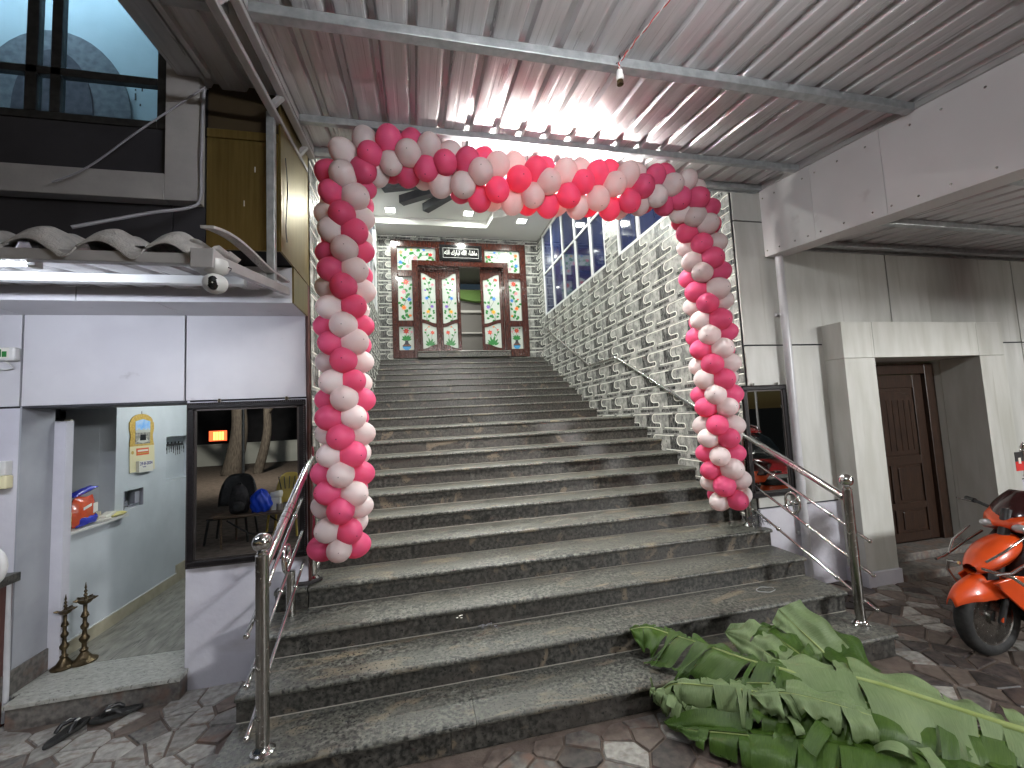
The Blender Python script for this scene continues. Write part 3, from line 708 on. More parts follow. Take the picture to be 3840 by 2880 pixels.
def art_side(A, sd):
    q = random.Random(sd)
    S = A.stem([(.45, .02), (.5, .15), (.35, .3), (.5, .45), (.55, .6), (.35, .75), (.5, .9)], .026); vines(A, S, 13, q, .3); A.stem([(.5, .45), (.72, .5), (.8, .54)], .024)
    A.flower(.55, .89, .27, 'red', 8, .2, 'orange'); A.flower(.38, .66, .2, 'pink', 7); A.flower(.76, .49, .2, 'blue', 6, .1, None); A.flower(.38, .30, .23, 'orange', 7, .3, 'red')
    A.tulip(.24, .52, .09, 'red'); A.tulip(.8, .12, .12, 'orange')
    for u, v, a in ((.2, .06, 1), (.6, .06, 1), (.15, .8, -.6), (.8, .8, .5), (.75, .7, 1), (.2, .4, 3), (.7, .26, .8), (.8, .36, 1.3)): A.leaf(u, v, a, .3, .1)
def art_vase(A, sd):
    A.poly([(.36, .30), (.40, .38), (.34, .42), (.66, .42), (.60, .38), (.64, .30), (.80, .20), (.78, .10), (.62, .02), (.38, .02), (.22, .10), (.20, .20)][::1], 'vase', 1)
    A.poly([(.21, .16), (.79, .16), (.76, .09), (.62, .02), (.38, .02), (.24, .09)], 'vase_blue', 3)
    for k in range(5): A.flower(.3+.1*k, .22, .035, 'orange', 4, 0, None)
    for a, L in ((.2, .36), (.7, .42), (1.2, .4), (1.9, .4), (2.4, .42), (2.95, .36)): A.leaf(.5, .44, a, L, .085)
    A.stem([(.5, .42), (.48, .6), (.5, .78)], .03); A.stem([(.52, .42), (.7, .6), (.86, .76)], .02); A.flower(.48, .82, .26, 'red', 7, .2, 'orange'); A.tulip(.86, .78, .08, 'pink'); A.leaf(.3, .9, 2.6, .2, .06); A.leaf(.65, .9, .5, .2, .06)
def art_top(A, sd):
    q = random.Random(sd)
    S = A.stem([(.08, .05), (.16, .3), (.22, .55), (.4, .75), (.55, .6), (.7, .7), (.95, .6)], .012); vines(A, S, 12, q, .1)
    S = A.stem([(.3, .3), (.3, .5), (.36, .62)], .012); A.stem([(.55, .6), (.68, .85), (.9, .9)], .010)
    A.flower(.09, .80, .075, 'orange', 6, .3, 'red'); A.flower(.08, .36, .075, 'blue', 6, .2, None); A.flower(.26, .2, .065, 'pink', 6); A.flower(.46, .56, .085, 'pink', 8); A.tulip(.87, .72, .06, 'red'); A.tulip(.37, .9, .04, 'yellow'); A.tulip(.7, .92, .04, 'blue')
    for u, v, a in ((.2, .85, 1), (.3, .74, .3), (.14, .6, 2.4), (.05, .15, .5), (.5, .85, .6), (.6, .85, 2.3), (.75, .5, -.5), (.8, .56, .3), (.95, .45, 2)): A.leaf(u, v, a, .10, .035)
yp = DY+.02
def pane(poly, parent=dr, y=yp):
    mb = MB(); mb.prism(poly, y, y+.006, 'xz'); return obj('pane', mb, M['pane_white'], parent)
def rectp(x0, x1, z0, z1): return [(x0, z0), (x1, z0), (x1, z1), (x0, z1)]
p = pane([(-.343, 5.235), (-.022, 5.235), (-.022, 5.48), (.53, 5.48), (.53, 5.793), (-.343, 5.793)])
A = Art(-.343, .53, 5.235, 5.793, yp); art_top(A, 1); A.done(p)
p = pane([(2.573, 5.235), (2.573, 5.793), (1.71, 5.793), (1.71, 5.48), (2.277, 5.48), (2.277, 5.235)])
A = Art(1.71, 2.573, 5.235, 5.793, yp, True); art_top(A, 2); A.done(p)
for x0, x1, fl in ((-.343, -.022, False), (2.277, 2.573, True)):
    p = pane(rectp(x0, x1, 4.045, 5.085)); A = Art(x0, x1, 4.045, 5.085, yp, fl); art_side(A, 3); A.done(p)
    p = pane(rectp(x0, x1, 3.355, 3.905)); A = Art(x0, x1, 3.355, 3.905, yp, fl); art_vase(A, 4); A.done(p)
# leaves: (x0,x1, mirrored)
for x0, x1, fl in ((.118, .600, False), (.602, 1.095, True), (1.592, 2.148, True)):
    y0 = DY+.075; lf = wood('door_leaf', [(x0, x0+.07, 3.305, 5.352), (x1-.09, x1, 3.305, 5.352)], y0, y0+.04, dr)
    a, b = x0+.07, x1-.09
    if fl: pass
    def wave(zl, zr, n=8): return [(a+(b-a)*i/n, zl+(zr-zl)*(0.5-0.5*math.cos(PI*i/n))) for i in range(n+1)]
    zl, zr = (5.22, 5.07) if not fl else (5.07, 5.22)
    top = wave(zl, zr); mid_t = wave(4.10, 4.0) if not fl else wave(4.0, 4.10); mid_b = [(x, z-.09) for x, z in mid_t]; bot = wave(3.40, 3.50) if not fl else wave(3.50, 3.40)
    for nm, poly in (('head_rail', top+[(b, 5.352), (a, 5.352)]), ('middle_rail', mid_b+mid_t[::-1]), ('bottom_rail', [(a, 3.305), (b, 3.305)]+bot[::-1])):
        mb = MB(); mb.prism(poly, y0+.002, y0+.038, 'xz'); obj(nm, mb, M['wood'], lf)
    yq = y0+.016
    for fn, zb, zt, poly in ((art_leaf_upper, 4.0, 5.22, mid_t+top[::-1]), (art_leaf_lower, 3.40, 4.02, bot+mid_b[::-1])):
        mb = MB(); mb.prism(poly, yq, yq+.005, 'xz'); pn = obj('pane', mb, M['pane_white'], lf)
        A = Art(a+.004, b-.004, zb+.04, zt-.06, yq, fl); fn(A, 7)
        if A.mb.f:
            o_ = obj('painted_flowers', A.mb, [M['art_'+n] for n in ART], lf, fix=False)
mb = MB(); mb.tube([(1.055, DY+.07, 4.5), (1.05, DY+.03, 4.52), (1.05, DY+.03, 4.72), (1.055, DY+.07, 4.74)], .011, 8); obj('door_handle', mb, M['silver'], dr, smooth=40)
# plaque over the door
M['script'] = mat('script', (0.75, 0.74, 0.70), 0.4)
pl = thing('name_plaque', 'black plaque with white Arabic script over the entrance door', 'plaque', (1.13, DY-.05, 5.47))
mb = MB(); X0, X1, Z0, Z1 = .632, 1.636, 5.475, 5.868
for k, (d, yy) in enumerate(((0, .03), (.02, .045), (.045, .03))):
    mb.box(X0+d, X1-d, f0-yy, f0-.006, Z0+d, Z0+d+.025); mb.box(X0+d, X1-d, f0-yy, f0-.006, Z1-d-.025, Z1-d); mb.box(X0+d, X0+d+.025, f0-yy, f0-.006, Z0+d+.025, Z1-d-.025); mb.box(X1-d-.025, X1-d, f0-yy, f0-.006, Z0+d+.025, Z1-d-.025)
obj('plaque_frame', mb, M['black_gloss'], pl, bevel=.004)
mb = MB(); mb.box(X0+.068, X1-.068, f0-.022, f0-.004, Z0+.068, Z1-.068); obj('plaque_board', mb, M['black_gloss'], pl)
mb = MB(); a, b, c, d = X0+.078, X1-.078, Z0+.078, Z1-.078; yy = f0-.0225
for r in ((a, b, c, c+.006), (a, b, d-.006, d), (a, a+.006, c, d), (b-.006, b, c, d)): mb.box(r[0], r[1], yy-.001, yy, r[2], r[3])
obj('border_line', mb, M['script'], pl)
def text_obj(name, body, size, m, parent, loc, rot, fitw=None, ext=.0015, fith=None, off=0.0):
    cu = bpy.data.curves.new(name, 'FONT'); cu.body = body; cu.size = size; cu.extrude = ext; cu.align_x = 'CENTER'; cu.align_y = 'CENTER'; cu.resolution_u = 3; cu.offset = off
    o = bpy.data.objects.new(name+'_tmp', cu); col.objects.link(o); dg = bpy.context.evaluated_depsgraph_get(); dg.update()
    me = bpy.data.meshes.new_from_object(o.evaluated_get(dg)); bpy.data.objects.remove(o); me.name = name
    if len(me.vertices):
        xs = [v.co.x for v in me.vertices]; ys = [v.co.y for v in me.vertices]; w_ = max(xs)-min(xs); h_ = max(ys)-min(ys)
        cx, cy = (max(xs)+min(xs))/2, (max(ys)+min(ys))/2; kx = fitw/w_ if fitw else 1; ky = fith/h_ if fith else kx
        for v in me.vertices: v.co.x = (v.co.x-cx)*kx; v.co.y = (v.co.y-cy)*ky
    me.materials.clear(); me.materials.append(m)
    return put(name, me, parent, Matrix.Translation(loc) @ rot)
FRONT = Matrix.Rotation(PI/2, 4, 'X')          # text facing -y
ALLAH = '\uFE8D\uFEDF\uFEE0\uFEEA'
txt = ('\uFEE3\uFE8E\uFEB7\uFE8E\uFE80'+' '+ALLAH+' '+'\uFE97\uFE92\uFE8E\uFEAD\uFED9'+' '+ALLAH)[::-1]
text_obj('script', txt, .2, M['script'], pl, ((X0+X1)/2, yy-.002, (Z0+Z1)/2-.004), FRONT, .78, .002, .155, .003)
# room glimpsed through the open leaf
ir = thing('inner_hall', 'dim inner hall behind the open entrance door leaf', 'room', (1.3, 9, 3.3))
M['inner'] = mat('inner', (0.20, 0.195, 0.18), 0.6); M['inner_green'] = mat('inner_green', (0.16, 0.30, 0.07), 0.7); M['inner_floor'] = mat('inner_floor', (0.16, 0.16, 0.15), 0.2)
mb = MB(); mb.box(.0, 2.4, 10.4, 10.5, 3.25, 5.7); obj('wall', mb, M['inner'], ir)
for a_, b_ in ((-.1, .0), (2.4, 2.5)):
    mb = MB(); mb.box(a_, b_, 7.86, 10.4, 3.25, 5.9); obj('wall', mb, M['inner'], ir)
it = thing('ceiling_light', 'added square lamp brightening the inner hall beyond the open door', 'ceiling light', (1.35, 8.6, 5.9))
mb = MB(); mb.box(1.18, 1.52, 8.43, 8.77, 5.84, 5.899); obj('frame', mb, M['alu_white'], it); adopt(inner_fill_lamp, it)  # unseen lamp, added to brighten the hall behind the door
mb = MB(); mb.box(-.1, 2.5, 7.8, 10.5, 3.2, 3.298); obj('floor', mb, M['inner_floor'], ir)
mb = MB(); mb.box(-.1, 2.5, 7.86, 10.5, 5.9, 6.0); obj('ceiling', mb, M['inner'], ir)
mb = MB(); mb.prism([(0, 5.28), (.9, 5.28), (1.36, 5.36), (1.8, 5.28), (2.4, 5.28), (2.4, 5.62), (0, 5.62)], 10.2, 10.38, 'xz'); obj('ceiling_band', mb, M['inner_green'], ir)
mb = MB(); mb.box(.0, 2.4, 10.3, 10.39, 4.95, 5.02); mb.box(.0, 2.4, 10.3, 10.39, 4.30, 4.34); obj('wall_moulding', mb, M['ceiling'], ir)

# ================================================================== STAIR RAILINGS
def railing(label, x, y0, y1, ex):
    t = thing('stair_railing', label, 'railing', (x, y0, .15), 0, 'steel railings beside the lowest steps')
    zb0, zb1 = .15, .60; zt0, slope = 1.085, .46
    def post(y, zb, zt, cap=True, nm='post'):
        mb = MB(); mb.tube([(x, y, zb+.002), (x, y, zt)], .031, 18); p = obj(nm, mb, M['chrome_dark'], t, smooth=40)
        mb = MB(); mb.lathe([(.056, 0), (.056, .006), (.046, .012), (.046, .018), (.037, .026), (.033, .034)], (x, y, zb+.001), 24); obj('base_flange', mb, M['chrome'], p, smooth=40)
        if cap:
            mb = MB(); mb.lathe([(.031, 0), (.034, .006), (.024, .012), (.027, .018), (.02, .024)], (x, y, zt), 20); obj('collar', mb, M['chrome'], p, smooth=40)
            mb = MB(); mb.ball((x, y, zt+.068), .047, 22); obj('ball_finial', mb, M['chrome'], p, smooth=60)
        return p
    post(y0, zb0, zt0)
    zt1 = zt0-.06+slope*(y1-y0)+.07
    post(y1, zb1, zt1, False)
    A = Vector((x, y0+.03, zt0-.055)); D = Vector((0, 1, slope))
    mb = MB(); mb.tube([A, A+D*(y1-y0-.02)], .0265, 16); r = obj('handrail', mb, M['chrome'], t, smooth=40)
    for k in (.32, .36, .40, .44):
        c = A+D*(y1-y0)*k; mb = MB(); mb.tube([c-D*.004, c+D*.004], .0275, 16); obj('seam_ring', mb, M['chrome_dark'], r, smooth=40)
    for i, dz in enumerate((-.245, -.475, -.71)):
        s = Vector((x+ex*.04, y0-.09, zt0-.055+dz-slope*.09)); e = s+D*(y1-y0+.06)
        mb = MB(); mb.tube([s, e], .0105, 10); b = obj('bar', mb, M['chrome'], t, smooth=40)
        mb = MB(); mb.ball(s, .0155, 10); obj('end_cap', mb, M['chrome'], b, smooth=60)
        for k in ((.28, .8) if i != 1 else (.5,)):
            c = s+D*(y1-y0)*k; mb = MB(); mb.ball(c, .019, 10); obj('bead', mb, M['chrome'], b, smooth=60)
    c = A+D*(y1-y0)*.50+Vector((ex*.04, 0, -.36)); pts = [c+Vector((0, .068*math.cos(a*PI/12), .085*math.sin(a*PI/12))) for a in range(24)]
    mb = MB(); mb.tube(pts, .011, 8, closed=True); mb.ball(c, .022, 12)
    for a in (.3, 2.4, 4.5): mb.tube([c, c+Vector((0, .062*math.cos(a), .078*math.sin(a)))], .006, 6)
    obj('ring_ornament', mb, M['chrome'], t, smooth=50)
    return t
rl = railing('polished steel railing at the left end of the steps, in front of the doorway', -.787, .10, 1.14, -1)
railing('polished steel railing at the right end of the steps, by the scooter', 3.004, .168, 1.14, 1)
t = thing('stub_post', 'short sawn off steel post on the third step by the left railing', 'post', (-.88, .93, .45))
mb = MB(); mb.tube([(-.88, .93, .451), (-.88, .93, .74)], .03, 18); obj('post', mb, M['chrome_dark'], t, smooth=40)
mb = MB(); mb.lathe([(.0301, 0), (.0301, .006), (.001, .008)], (-.88, .93, .738), 18); obj('cap', mb, M['chrome'], t, smooth=40)

# ================================================================== BALLOON ARCH
ba = thing('balloon_arch', 'spiral arch of pink and white balloons framing the foot of the stairs', 'balloon arch', (1.0, .9, .6))
def balloon_mesh(name, m1, m2):
    mb = MB(); prof = []
    for a in [PI*i/14 for i in range(14)]+[PI*.985, PI]:
        r = math.sin(a); z = -math.cos(a)
        z = z*1.10 if z > 0 else z*1.18; r *= (1.0-.06*z)
        prof.append((max(r, 1e-5), z))
    mb.lathe(prof, (0, 0, 0), 20)
    me = mb.mesh(name, [m1, m2], smooth=85)
    for p in me.polygons:
        if p.center.z > 1.0985: p.material_index = 1
    # little nipple at the outer pole
    return me
bm_p = balloon_mesh('balloon_pink', M['latex_pink'], M['latex_tip']); bm_w = balloon_mesh('balloon_white', M['latex_white'], M['latex_tip_pale'])
path = [(-.565, .97, .86), (-.545, .955, 1.15), (-.515, .93, 1.60), (-.50, .91, 2.0), (-.485, .87, 2.5), (-.47, .82, 3.0), (-.46, .78, 3.3), (-.43, .74, 3.50), (-.33, .71, 3.60), (-.12, .70, 3.655), (.10, .70, 3.63), (.39, .70, 3.545), (.75, .70, 3.51), (1.12, .70, 3.505), (1.60, .70, 3.518), (1.80, .70, 3.54), (2.08, .70, 3.56), (2.27, .72, 3.53), (2.40, .76, 3.40), (2.46, .79, 3.22), (2.50, .82, 2.9), (2.555, .87, 2.46), (2.575, .90, 2.0), (2.59, .93, 1.5), (2.61, .95, 1.23), (2.68, .965, .82)]
pts = [Vector(p) for p in path]; dense = []
for i in range(len(pts)-1):
    p0, p1, p2, p3 = pts[max(i-1, 0)], pts[i], pts[i+1], pts[min(i+2, len(pts)-1)]
    for k in range(24):
        t_ = k/24; dense.append(.5*((2*p1)+(p2-p0)*t_+(2*p0-5*p1+4*p2-p3)*t_*t_+(3*p1-p0-3*p2+p3)*t_**3))
dense.append(pts[-1])
lay = [dense[0]]; acc = 0; SPC = .131
for a, b in zip(dense[:-1], dense[1:]):
    acc += (b-a).length
    if acc >= SPC: lay.append(b); acc -= SPC
rb = random.Random(2)
u = Vector((0, -1, 0)); ang0 = 0.0
for n, c in enumerate(lay):
    T = (lay[min(n+1, len(lay)-1)]-lay[max(n-1, 0)]).normalized()
    u = (u-T*u.dot(T)).normalized(); q = T.cross(u)
    for k in range(4):
        # viewed with the path running up the left leg: helix advances 45 degrees per layer
        a = ang0+PI/2*k-PI/4*n+rb.uniform(-.12, .12)
        d = (u*math.cos(a)+q*math.sin(a)).normalized(); d = (d+T*rb.uniform(-.12, .12)).normalized()
        R = .0915*rb.uniform(.92, 1.06)
        lit = .45 < c.x < 1.80 and c.z > 3.3
        pos = c+d*(.136 if lit else .112+rb.uniform(-.006, .008))
        if lit: R = .0925*rb.uniform(.97, 1.03)
        rot = d.to_track_quat('Z', 'Y').to_matrix().to_4x4()
        put('balloon', bm_w if k % 2 == 0 else bm_p, ba, Matrix.Translation(pos) @ rot @ Matrix.Diagonal((R, R, R, 1)))
for seg in ([p_ for p_ in dense if p_.x < .5 or p_.z < 3.3 and p_.x < 1], [p_ for p_ in dense if p_.x > 1.72]):
    mb = MB(); mb.tube(seg[::6], .006, 6); obj('core_string', mb, M['white_plastic'], ba, smooth=60)
for x, y, z in ((-.30, .70, 3.68), (.9, .70, 3.55), (1.9, .70, 3.6)):
    mb = MB(); mb.tube([(x, y, z), (x-.01, .66, 3.84)], .0025, 5); obj('hanging_thread', mb, M['cable'], ba)

# ================================================================== MAIN CANOPY
SL = .114
def cz(y): return 3.905+SL*(y-1.10)
cn = thing('metal_canopy', 'corrugated metal canopy on steel purlins over the foot of the stairs', 'canopy', (1.3, -.5, 3.7))
RIB = .1965
def rib_profile(x0, nrib):
    P = []
    for k in range(nrib):
        b = x0+k*RIB
        P += [(b, 0), (b+.012, -.002), (b+.05, -.002), (b+.056, -.001), (b+.068, -.001), (b+.074, -.002), (b+.125, -.002), (b+.137, 0), (b+.150, .030), (b+.183, .030)]
    P.append((x0+nrib*RIB, 0))
    return P
def sheet(parent, x0, nrib, ya, yb, zf, m, name='roof_sheet', ny=2):
    P = rib_profile(x0, nrib); vs = []; fs = []; n = len(P)
    for j in range(ny+1):
        y = ya+(yb-ya)*j/ny
        for x, dz in P: vs.append((x, y, zf(y)+dz))
    for j in range(ny+1):
        y = ya+(yb-ya)*j/ny
        for x, dz in P: vs.append((x, y, zf(y)+dz+.0012))
    off = (ny+1)*n
    for j in range(ny):
        for i in range(n-1):
            a = j*n+i; fs.append((a, a+n, a+n+1, a+1)); fs.append((off+a, off+a+1, off+a+n+1, off+a+n))
    mb = MB(); mb._add(vs, fs, 0); return obj(name, mb, m, parent, fix=False)
x = -.735-RIB*3+.02
k = 0
x_start = -.583-.14-RIB*3
for s_ in range(5):
    sheet(cn, x_start+s_*5*RIB, 5, -4.6, 1.085, lambda y, d=(s_ % 2)*.0022: cz(y)+d, M['sheet'])
def purlin(y, x0, x1, h=.05, w_=.05, m='galv'):
    mb = MB(); z = cz(y)-.0035; mb.box(x0, x1, y-w_/2, y+w_/2, z-h, z); return obj('purlin', mb, M[m], cn, bevel=.004)
for y in (-4.2, -3.2, -2.15, -1.15): purlin(y, -1.10, 3.40)
purlin(-.245, -.72, 3.40, .055, .06); purlin(.64, -.72, 3.40, .05, .045); purlin(1.055, -.72, 3.40, .055, .05)
purlin(-.245, -1.10, -.82, .04, .05)
# left lattice girder
gz0 = lambda y: cz(y)-.185; gz1 = lambda y: cz(y)-.075
for f_, xx in ((gz0, -.795), (gz1, -.745)):
    mb = MB(); mb.bar((xx, -4.4, f_(-4.4)), (xx, 1.08, f_(1.08)), .045, .03, (0, 0, 1)); obj('girder_chord', mb, M['steel_paint'], cn, bevel=.004)
for y in (-3.4, -2.6, -1.8, -1.0, -.45, .28, .86):
    mb = MB(); mb.bar((-.795, y, gz0(y)), (-.745, y+.05, gz1(y)), .03, .03, (0, 1, 0)); obj('girder_web', mb, M['steel_paint'], cn)
mb = MB(); mb.bar((-.745, -4.4, cz(-4.4)-.03), (-.745, 1.08, cz(1.08)-.03), .05, .05); obj('edge_beam', mb, M['steel_paint'], cn)
mb = MB(); mb.box(-1.135, -1.105, -4.6, .24, 0, .001)
mb = MB(); mb.bar((-1.12, -4.6, cz(-4.6)-.02), (-1.12, .28, cz(.28)-.02), .03, .05); obj('edge_angle', mb, M['steel_paint'], cn, bevel=.003)
mb = MB(); mb.box(-.74, 3.38, FY-.012, FY+.012, cz(1.1)-.07, cz(1.1)-.004); obj('wall_flashing', mb, M['galv'], cn)
# twisted wire and bulb holder hanging from the purlin
t = thing('bulb_holder', 'white bulb holder on a twisted wire hanging from the middle purlin', 'bulb holder', (1.175, -.25, 3.58))
pp = [Vector((1.26, -1.35, cz(-1.35)-.012)), Vector((1.24, -.75, cz(-.75)-.03)), Vector((1.20, -.45, cz(-.45)-.035)), Vector((1.18, -.285, 3.70)), Vector((1.178, -.285, 3.655))]
dn = []
for i in range(len(pp)-1):
    for k in range(22): dn.append(pp[i].lerp(pp[i+1], k/22))
for ph in (0, PI):
    mb = MB(); mb.tube([p_+Vector((.004*math.cos(i*.55+ph), .002*math.sin(i*.55+ph), .004*math.sin(i*.55+ph))) for i, p_ in enumerate(dn)], .0026, 6); obj('twisted_wire', mb, M['art_red'] if ph else M['white_plastic'], t, smooth=60)
mb = MB(); mb.tube([(1.168, -.285, 3.70), (1.164, -.22, 3.715), (1.17, -.20, 3.76)], .0035, 6); mb.tube([(1.182, -.285, 3.69), (1.19, -.29, 3.72), (1.186, -.28, 3.75)], .003, 6); obj('wire_loop', mb, M['cable'], t, smooth=60)
mb = MB(); mb.lathe([(.006, .0), (.017, -.004), (.018, -.03), (.0225, -.034), (.0235, -.062), (.02, -.064)], (1.178, -.285, 3.655), 18); hb = obj('holder', mb, M['white_plastic'], t, smooth=40)
mb = MB(); mb.lathe([(.0185, 0), (.019, -.022), (.012, -.020), (.001, -.012)], (1.178, -.285, 3.592), 18); obj('socket', mb, M['brass_old'], hb, smooth=40)
# tube added inside the arch so its balloons glow, then the tube behind it
t = thing('tube_light', 'added white tube inside the middle of the balloon arch, making it glow', 'tube light', (1.1, .70, 3.5))
mb = MB(); mb.tube([(.56, .70, 3.512), (1.68, .70, 3.512)], .008, 10); obj('tube', mb, M['tube_arch_fill'], t, smooth=50)
for x0_, x1_ in ((.53, .559), (1.681, 1.71)):
    mb = MB(); mb.tube([(x0_, .70, 3.512), (x1_, .70, 3.512)], .009, 10); obj('end_cap', mb, M['alu_white'], t, smooth=40)

t = thing('tube_light', 'lit white tube light behind the top of the balloon arch', 'tube light', (1.1, .875, 3.7))
mb = MB(); mb.tube([(.52, .93, 3.67), (1.72, .93, 3.67)], .014, 12); obj('tube', mb, M['tube_arch'], t, smooth=50)
mb = MB(); mb.box(.49, 1.75, .913, .947, 3.70, 3.725); mb.box(.49, .518, .913, .947, 3.65, 3.699); mb.box(1.722, 1.75, .913, .947, 3.65, 3.699)
for x in (.62, 1.62): mb.box(x-.01, x+.01, .925, .935, 3.725, 3.875)
obj('batten', mb, M['alu_white'], t, bevel=.003)

# ================================================================== RIGHT BEAM CLADDING AND SIDE CANOPY
XF = 3.42
bc = thing('beam_cladding', 'long pale screwed panel cladding the beam right of the canopy', 'cladding', (XF, -1, 3.2))
def bz(y): return 3.19+.100*(y-1.10)
ys = [FY-.003, .55, -.02, -1.3, -2.6, -4.6]
for a, b in zip(ys[:-1], ys[1:]):
    mb = MB(); vs = []
    for xx in (XF, XF+.012): vs += [(xx, b+.0015, bz(b)), (xx, a-.0015, bz(a)), (xx, a-.0015, cz(a)-.055+.05), (xx, b+.0015, cz(b)-.055+.05)]
    mb._add(vs, [(0, 1, 2, 3), (4, 7, 6, 5), (0, 4, 5, 1), (1, 5, 6, 2), (2, 6, 7, 3), (3, 7, 4, 0)], 0); obj('panel', mb, M['fascia'], bc)
mb = MB(); mb.bar((XF-.012, -4.6, cz(-4.6)-.025), (XF-.012, FY-.01, cz(1.1)-.028), .022, .035); obj('top_trim', mb, M['steel_paint'], bc)
mb = MB(); mb.bar((XF+.11, -4.6, bz(-4.6)+.13), (XF+.11, FY-.01, bz(1.1)+.13), .16, .2); obj('beam_core', mb, M['steel_paint'], bc)
mb = MB(); mb.bar((XF+.10, -4.6, bz(-4.6)-.004), (XF+.10, FY-.01, bz(1.1)-.004), .2, .008); obj('bottom_panel', mb, M['fascia'], bc)
for y in (1.06, .92, .75, .62, .5, .3, .08, -.05, -.22, -.4, -.62, -.8, -1.1, -1.5):
    for zz, keep in ((bz(y)+.05, True), (cz(y)-.13, int(y*100) % 2 == 0)):
        if keep:
            mb = MB(); mb.lathe([(.008, 0), (.0075, .003), (.004, .0045)], (XF-.0002, y, zz), 10, 0, ((0, 1, 0), (0, 0, 1), (-1, 0, 0))); obj('screw', mb, M['chrome_dark'], bc, smooth=50)
scn = thing('side_canopy', 'lower corrugated canopy over the wooden side door', 'canopy', (5.2, 0, 3.3))
def sz(y): return 3.30+.12*(y-1.1)+.02
for s_ in range(4): sheet(scn, XF+.215+s_*5*RIB, 5, -3.4, 1.085, lambda y, d=(s_ % 2)*.0022: sz(y)+d, M['sheet'])
for y in (.93, .30, -.5, -1.4, -2.3):
    mb = MB(); mb.box(XF+.21, 7.4, y-.028, y+.028, sz(y)-.055, sz(y)-.003); obj('purlin', mb, M['galv'], scn, bevel=.004)
mb = MB(); mb.box(XF+.21, 7.4, FY-.03, FY-.004, sz(1.1)-.055, sz(1.1)-.003); obj('wall_flashing', mb, M['galv'], scn)
t = thing('tube_light', 'assumed lit tube light added under the side canopy, out beyond the scooter', 'tube light', (6.2, -1.5, 3.05))  # unseen tube, assumed here and added to light the right facade
mb = MB(); mb.tube([(6.0, -2.05, 2.93), (6.0, -.95, 2.93)], .014, 12); obj('tube', mb, M['tube_side_fill'], t, smooth=50)
mb = MB(); mb.box(5.98, 6.02, -2.08, -.92, 2.955, 2.985); mb.box(5.99, 6.01, -1.9, -1.88, 2.985, 3.03); mb.box(5.99, 6.01, -1.1, -1.08, 2.985, 3.05); obj('batten', mb, M['alu_white'], t)

t = thing('tube_light', 'added fill tube under the main canopy, above the viewer', 'tube light', (1.5, -1.75, 3.35))
mb = MB(); mb.tube([(.3, -1.75, 3.30), (1.5, -1.75, 3.30)], .014, 12); obj('tube', mb, M['tube_fore_fill'], t, smooth=50)  # unseen tube, added as fill for canopy, fascia and balloons
mb = MB(); mb.box(.26, 1.54, -1.77, -1.73, 3.325, 3.355); mb.box(.4, .42, -1.76, -1.74, 3.355, 3.575); mb.box(1.38, 1.4, -1.76, -1.74, 3.355, 3.575); obj('batten', mb, M['alu_white'], t)

# ================================================================== RIGHT FACADE
fr = thing('facade_wall', 'stained pale panel facade to the right of the stairs', 'wall', (5, FY, 0))
mb = MB(); mb.box(XR, 4.38, FY+.012, FY+.158, -.01, 4.4); mb.box(5.83, 9.5, FY+.012, FY+.16, -.01, 4.4); mb.box(4.38, 5.83, FY+.012, FY+.158, 2.15, 4.4); obj('masonry', mb, M['joint'], fr)
def panels(parent, xs, zs, y, th, m, holes=(), gap=.0075):
    for a, b in zip(xs[:-1], xs[1:]):
        for c, d in zip(zs[:-1], zs[1:]):
            rects = [(a+gap, b-gap, c+gap, d-gap)]
            for h in holes:
                nr = []
                for r in rects:
                    if r[0] >= h[1] or r[1] <= h[0] or r[2] >= h[3] or r[3] <= h[2]: nr.append(r); continue
                    if r[0] < h[0]: nr.append((r[0], h[0], r[2], r[3]))
                    if r[1] > h[1]: nr.append((h[1], r[1], r[2], r[3]))
                    e, f = max(r[0], h[0]), min(r[1], h[1])
                    if r[2] < h[2]: nr.append((e, f, r[2], h[2]))
                    if r[3] > h[3]: nr.append((e, f, h[3], r[3]))
                rects = nr
            for r in rects:
                if r[1]-r[0] < .01 or r[3]-r[2] < .01: continue
                mb = MB(); mb.box(r[0], r[1], y, y+th, r[2], r[3]); obj('facade_panel', mb, m, parent)
hole = (4.03, 6.17, -1, 2.485)
panels(fr, [XR-.004, 4.955, 6.85, 9.5], [.757, 2.30, 3.545, 4.38], FY, .014, M['clad_right'], [hole])
mb = MB(); mb.box(XR-.004, 4.03, FY-.012, FY+.012, 0, .750); mb.box(6.17, 9.5, FY-.012, FY+.012, 0, .750); obj('plinth', mb, M['plaster'], fr)
# portal
pt = thing('door_portal', 'projecting pale stone portal around the wooden side door', 'portal', (5.1, .9, 0))
PY = .90
mb = MB(); mb.box(4.02, 4.395, PY, FY+.16, .13, 2.13); obj('jamb', mb, M['portal'], pt, bevel=.004)
mb = MB(); mb.box(5.806, 6.175, PY, FY+.16, .13, 2.13); obj('jamb', mb, M['portal'], pt, bevel=.004)
mb = MB(); mb.box(4.02, 4.397, PY, FY+.16, 2.133, 2.488); obj('lintel_block', mb, M['portal'], pt, bevel=.004)
mb = MB(); mb.box(4.400, 5.80, PY, FY+.3, 2.133, 2.488); obj('lintel', mb, M['portal'], pt, bevel=.004)
mb = MB(); mb.box(5.803, 6.175, PY, FY+.16, 2.133, 2.488); obj('lintel_block', mb, M['portal'], pt, bevel=.004)
for a, b in ((4.0, 4.405), (5.797, 6.19)):
    mb = MB(); mb.box(a, b, PY-.022, FY+.1, -.005, .128); obj('plinth_block', mb, M['plaster'], pt, bevel=.004)
mb = MB(); mb.box(4.395, 4.42, FY+.161, 1.42, 0, 2.13); mb.box(5.80, 5.83, FY+.161, 1.42, 0, 2.13); mb.box(4.42, 5.80, FY+.301, 1.45, 2.10, 2.2); obj('reveal', mb, M['portal'], pt)
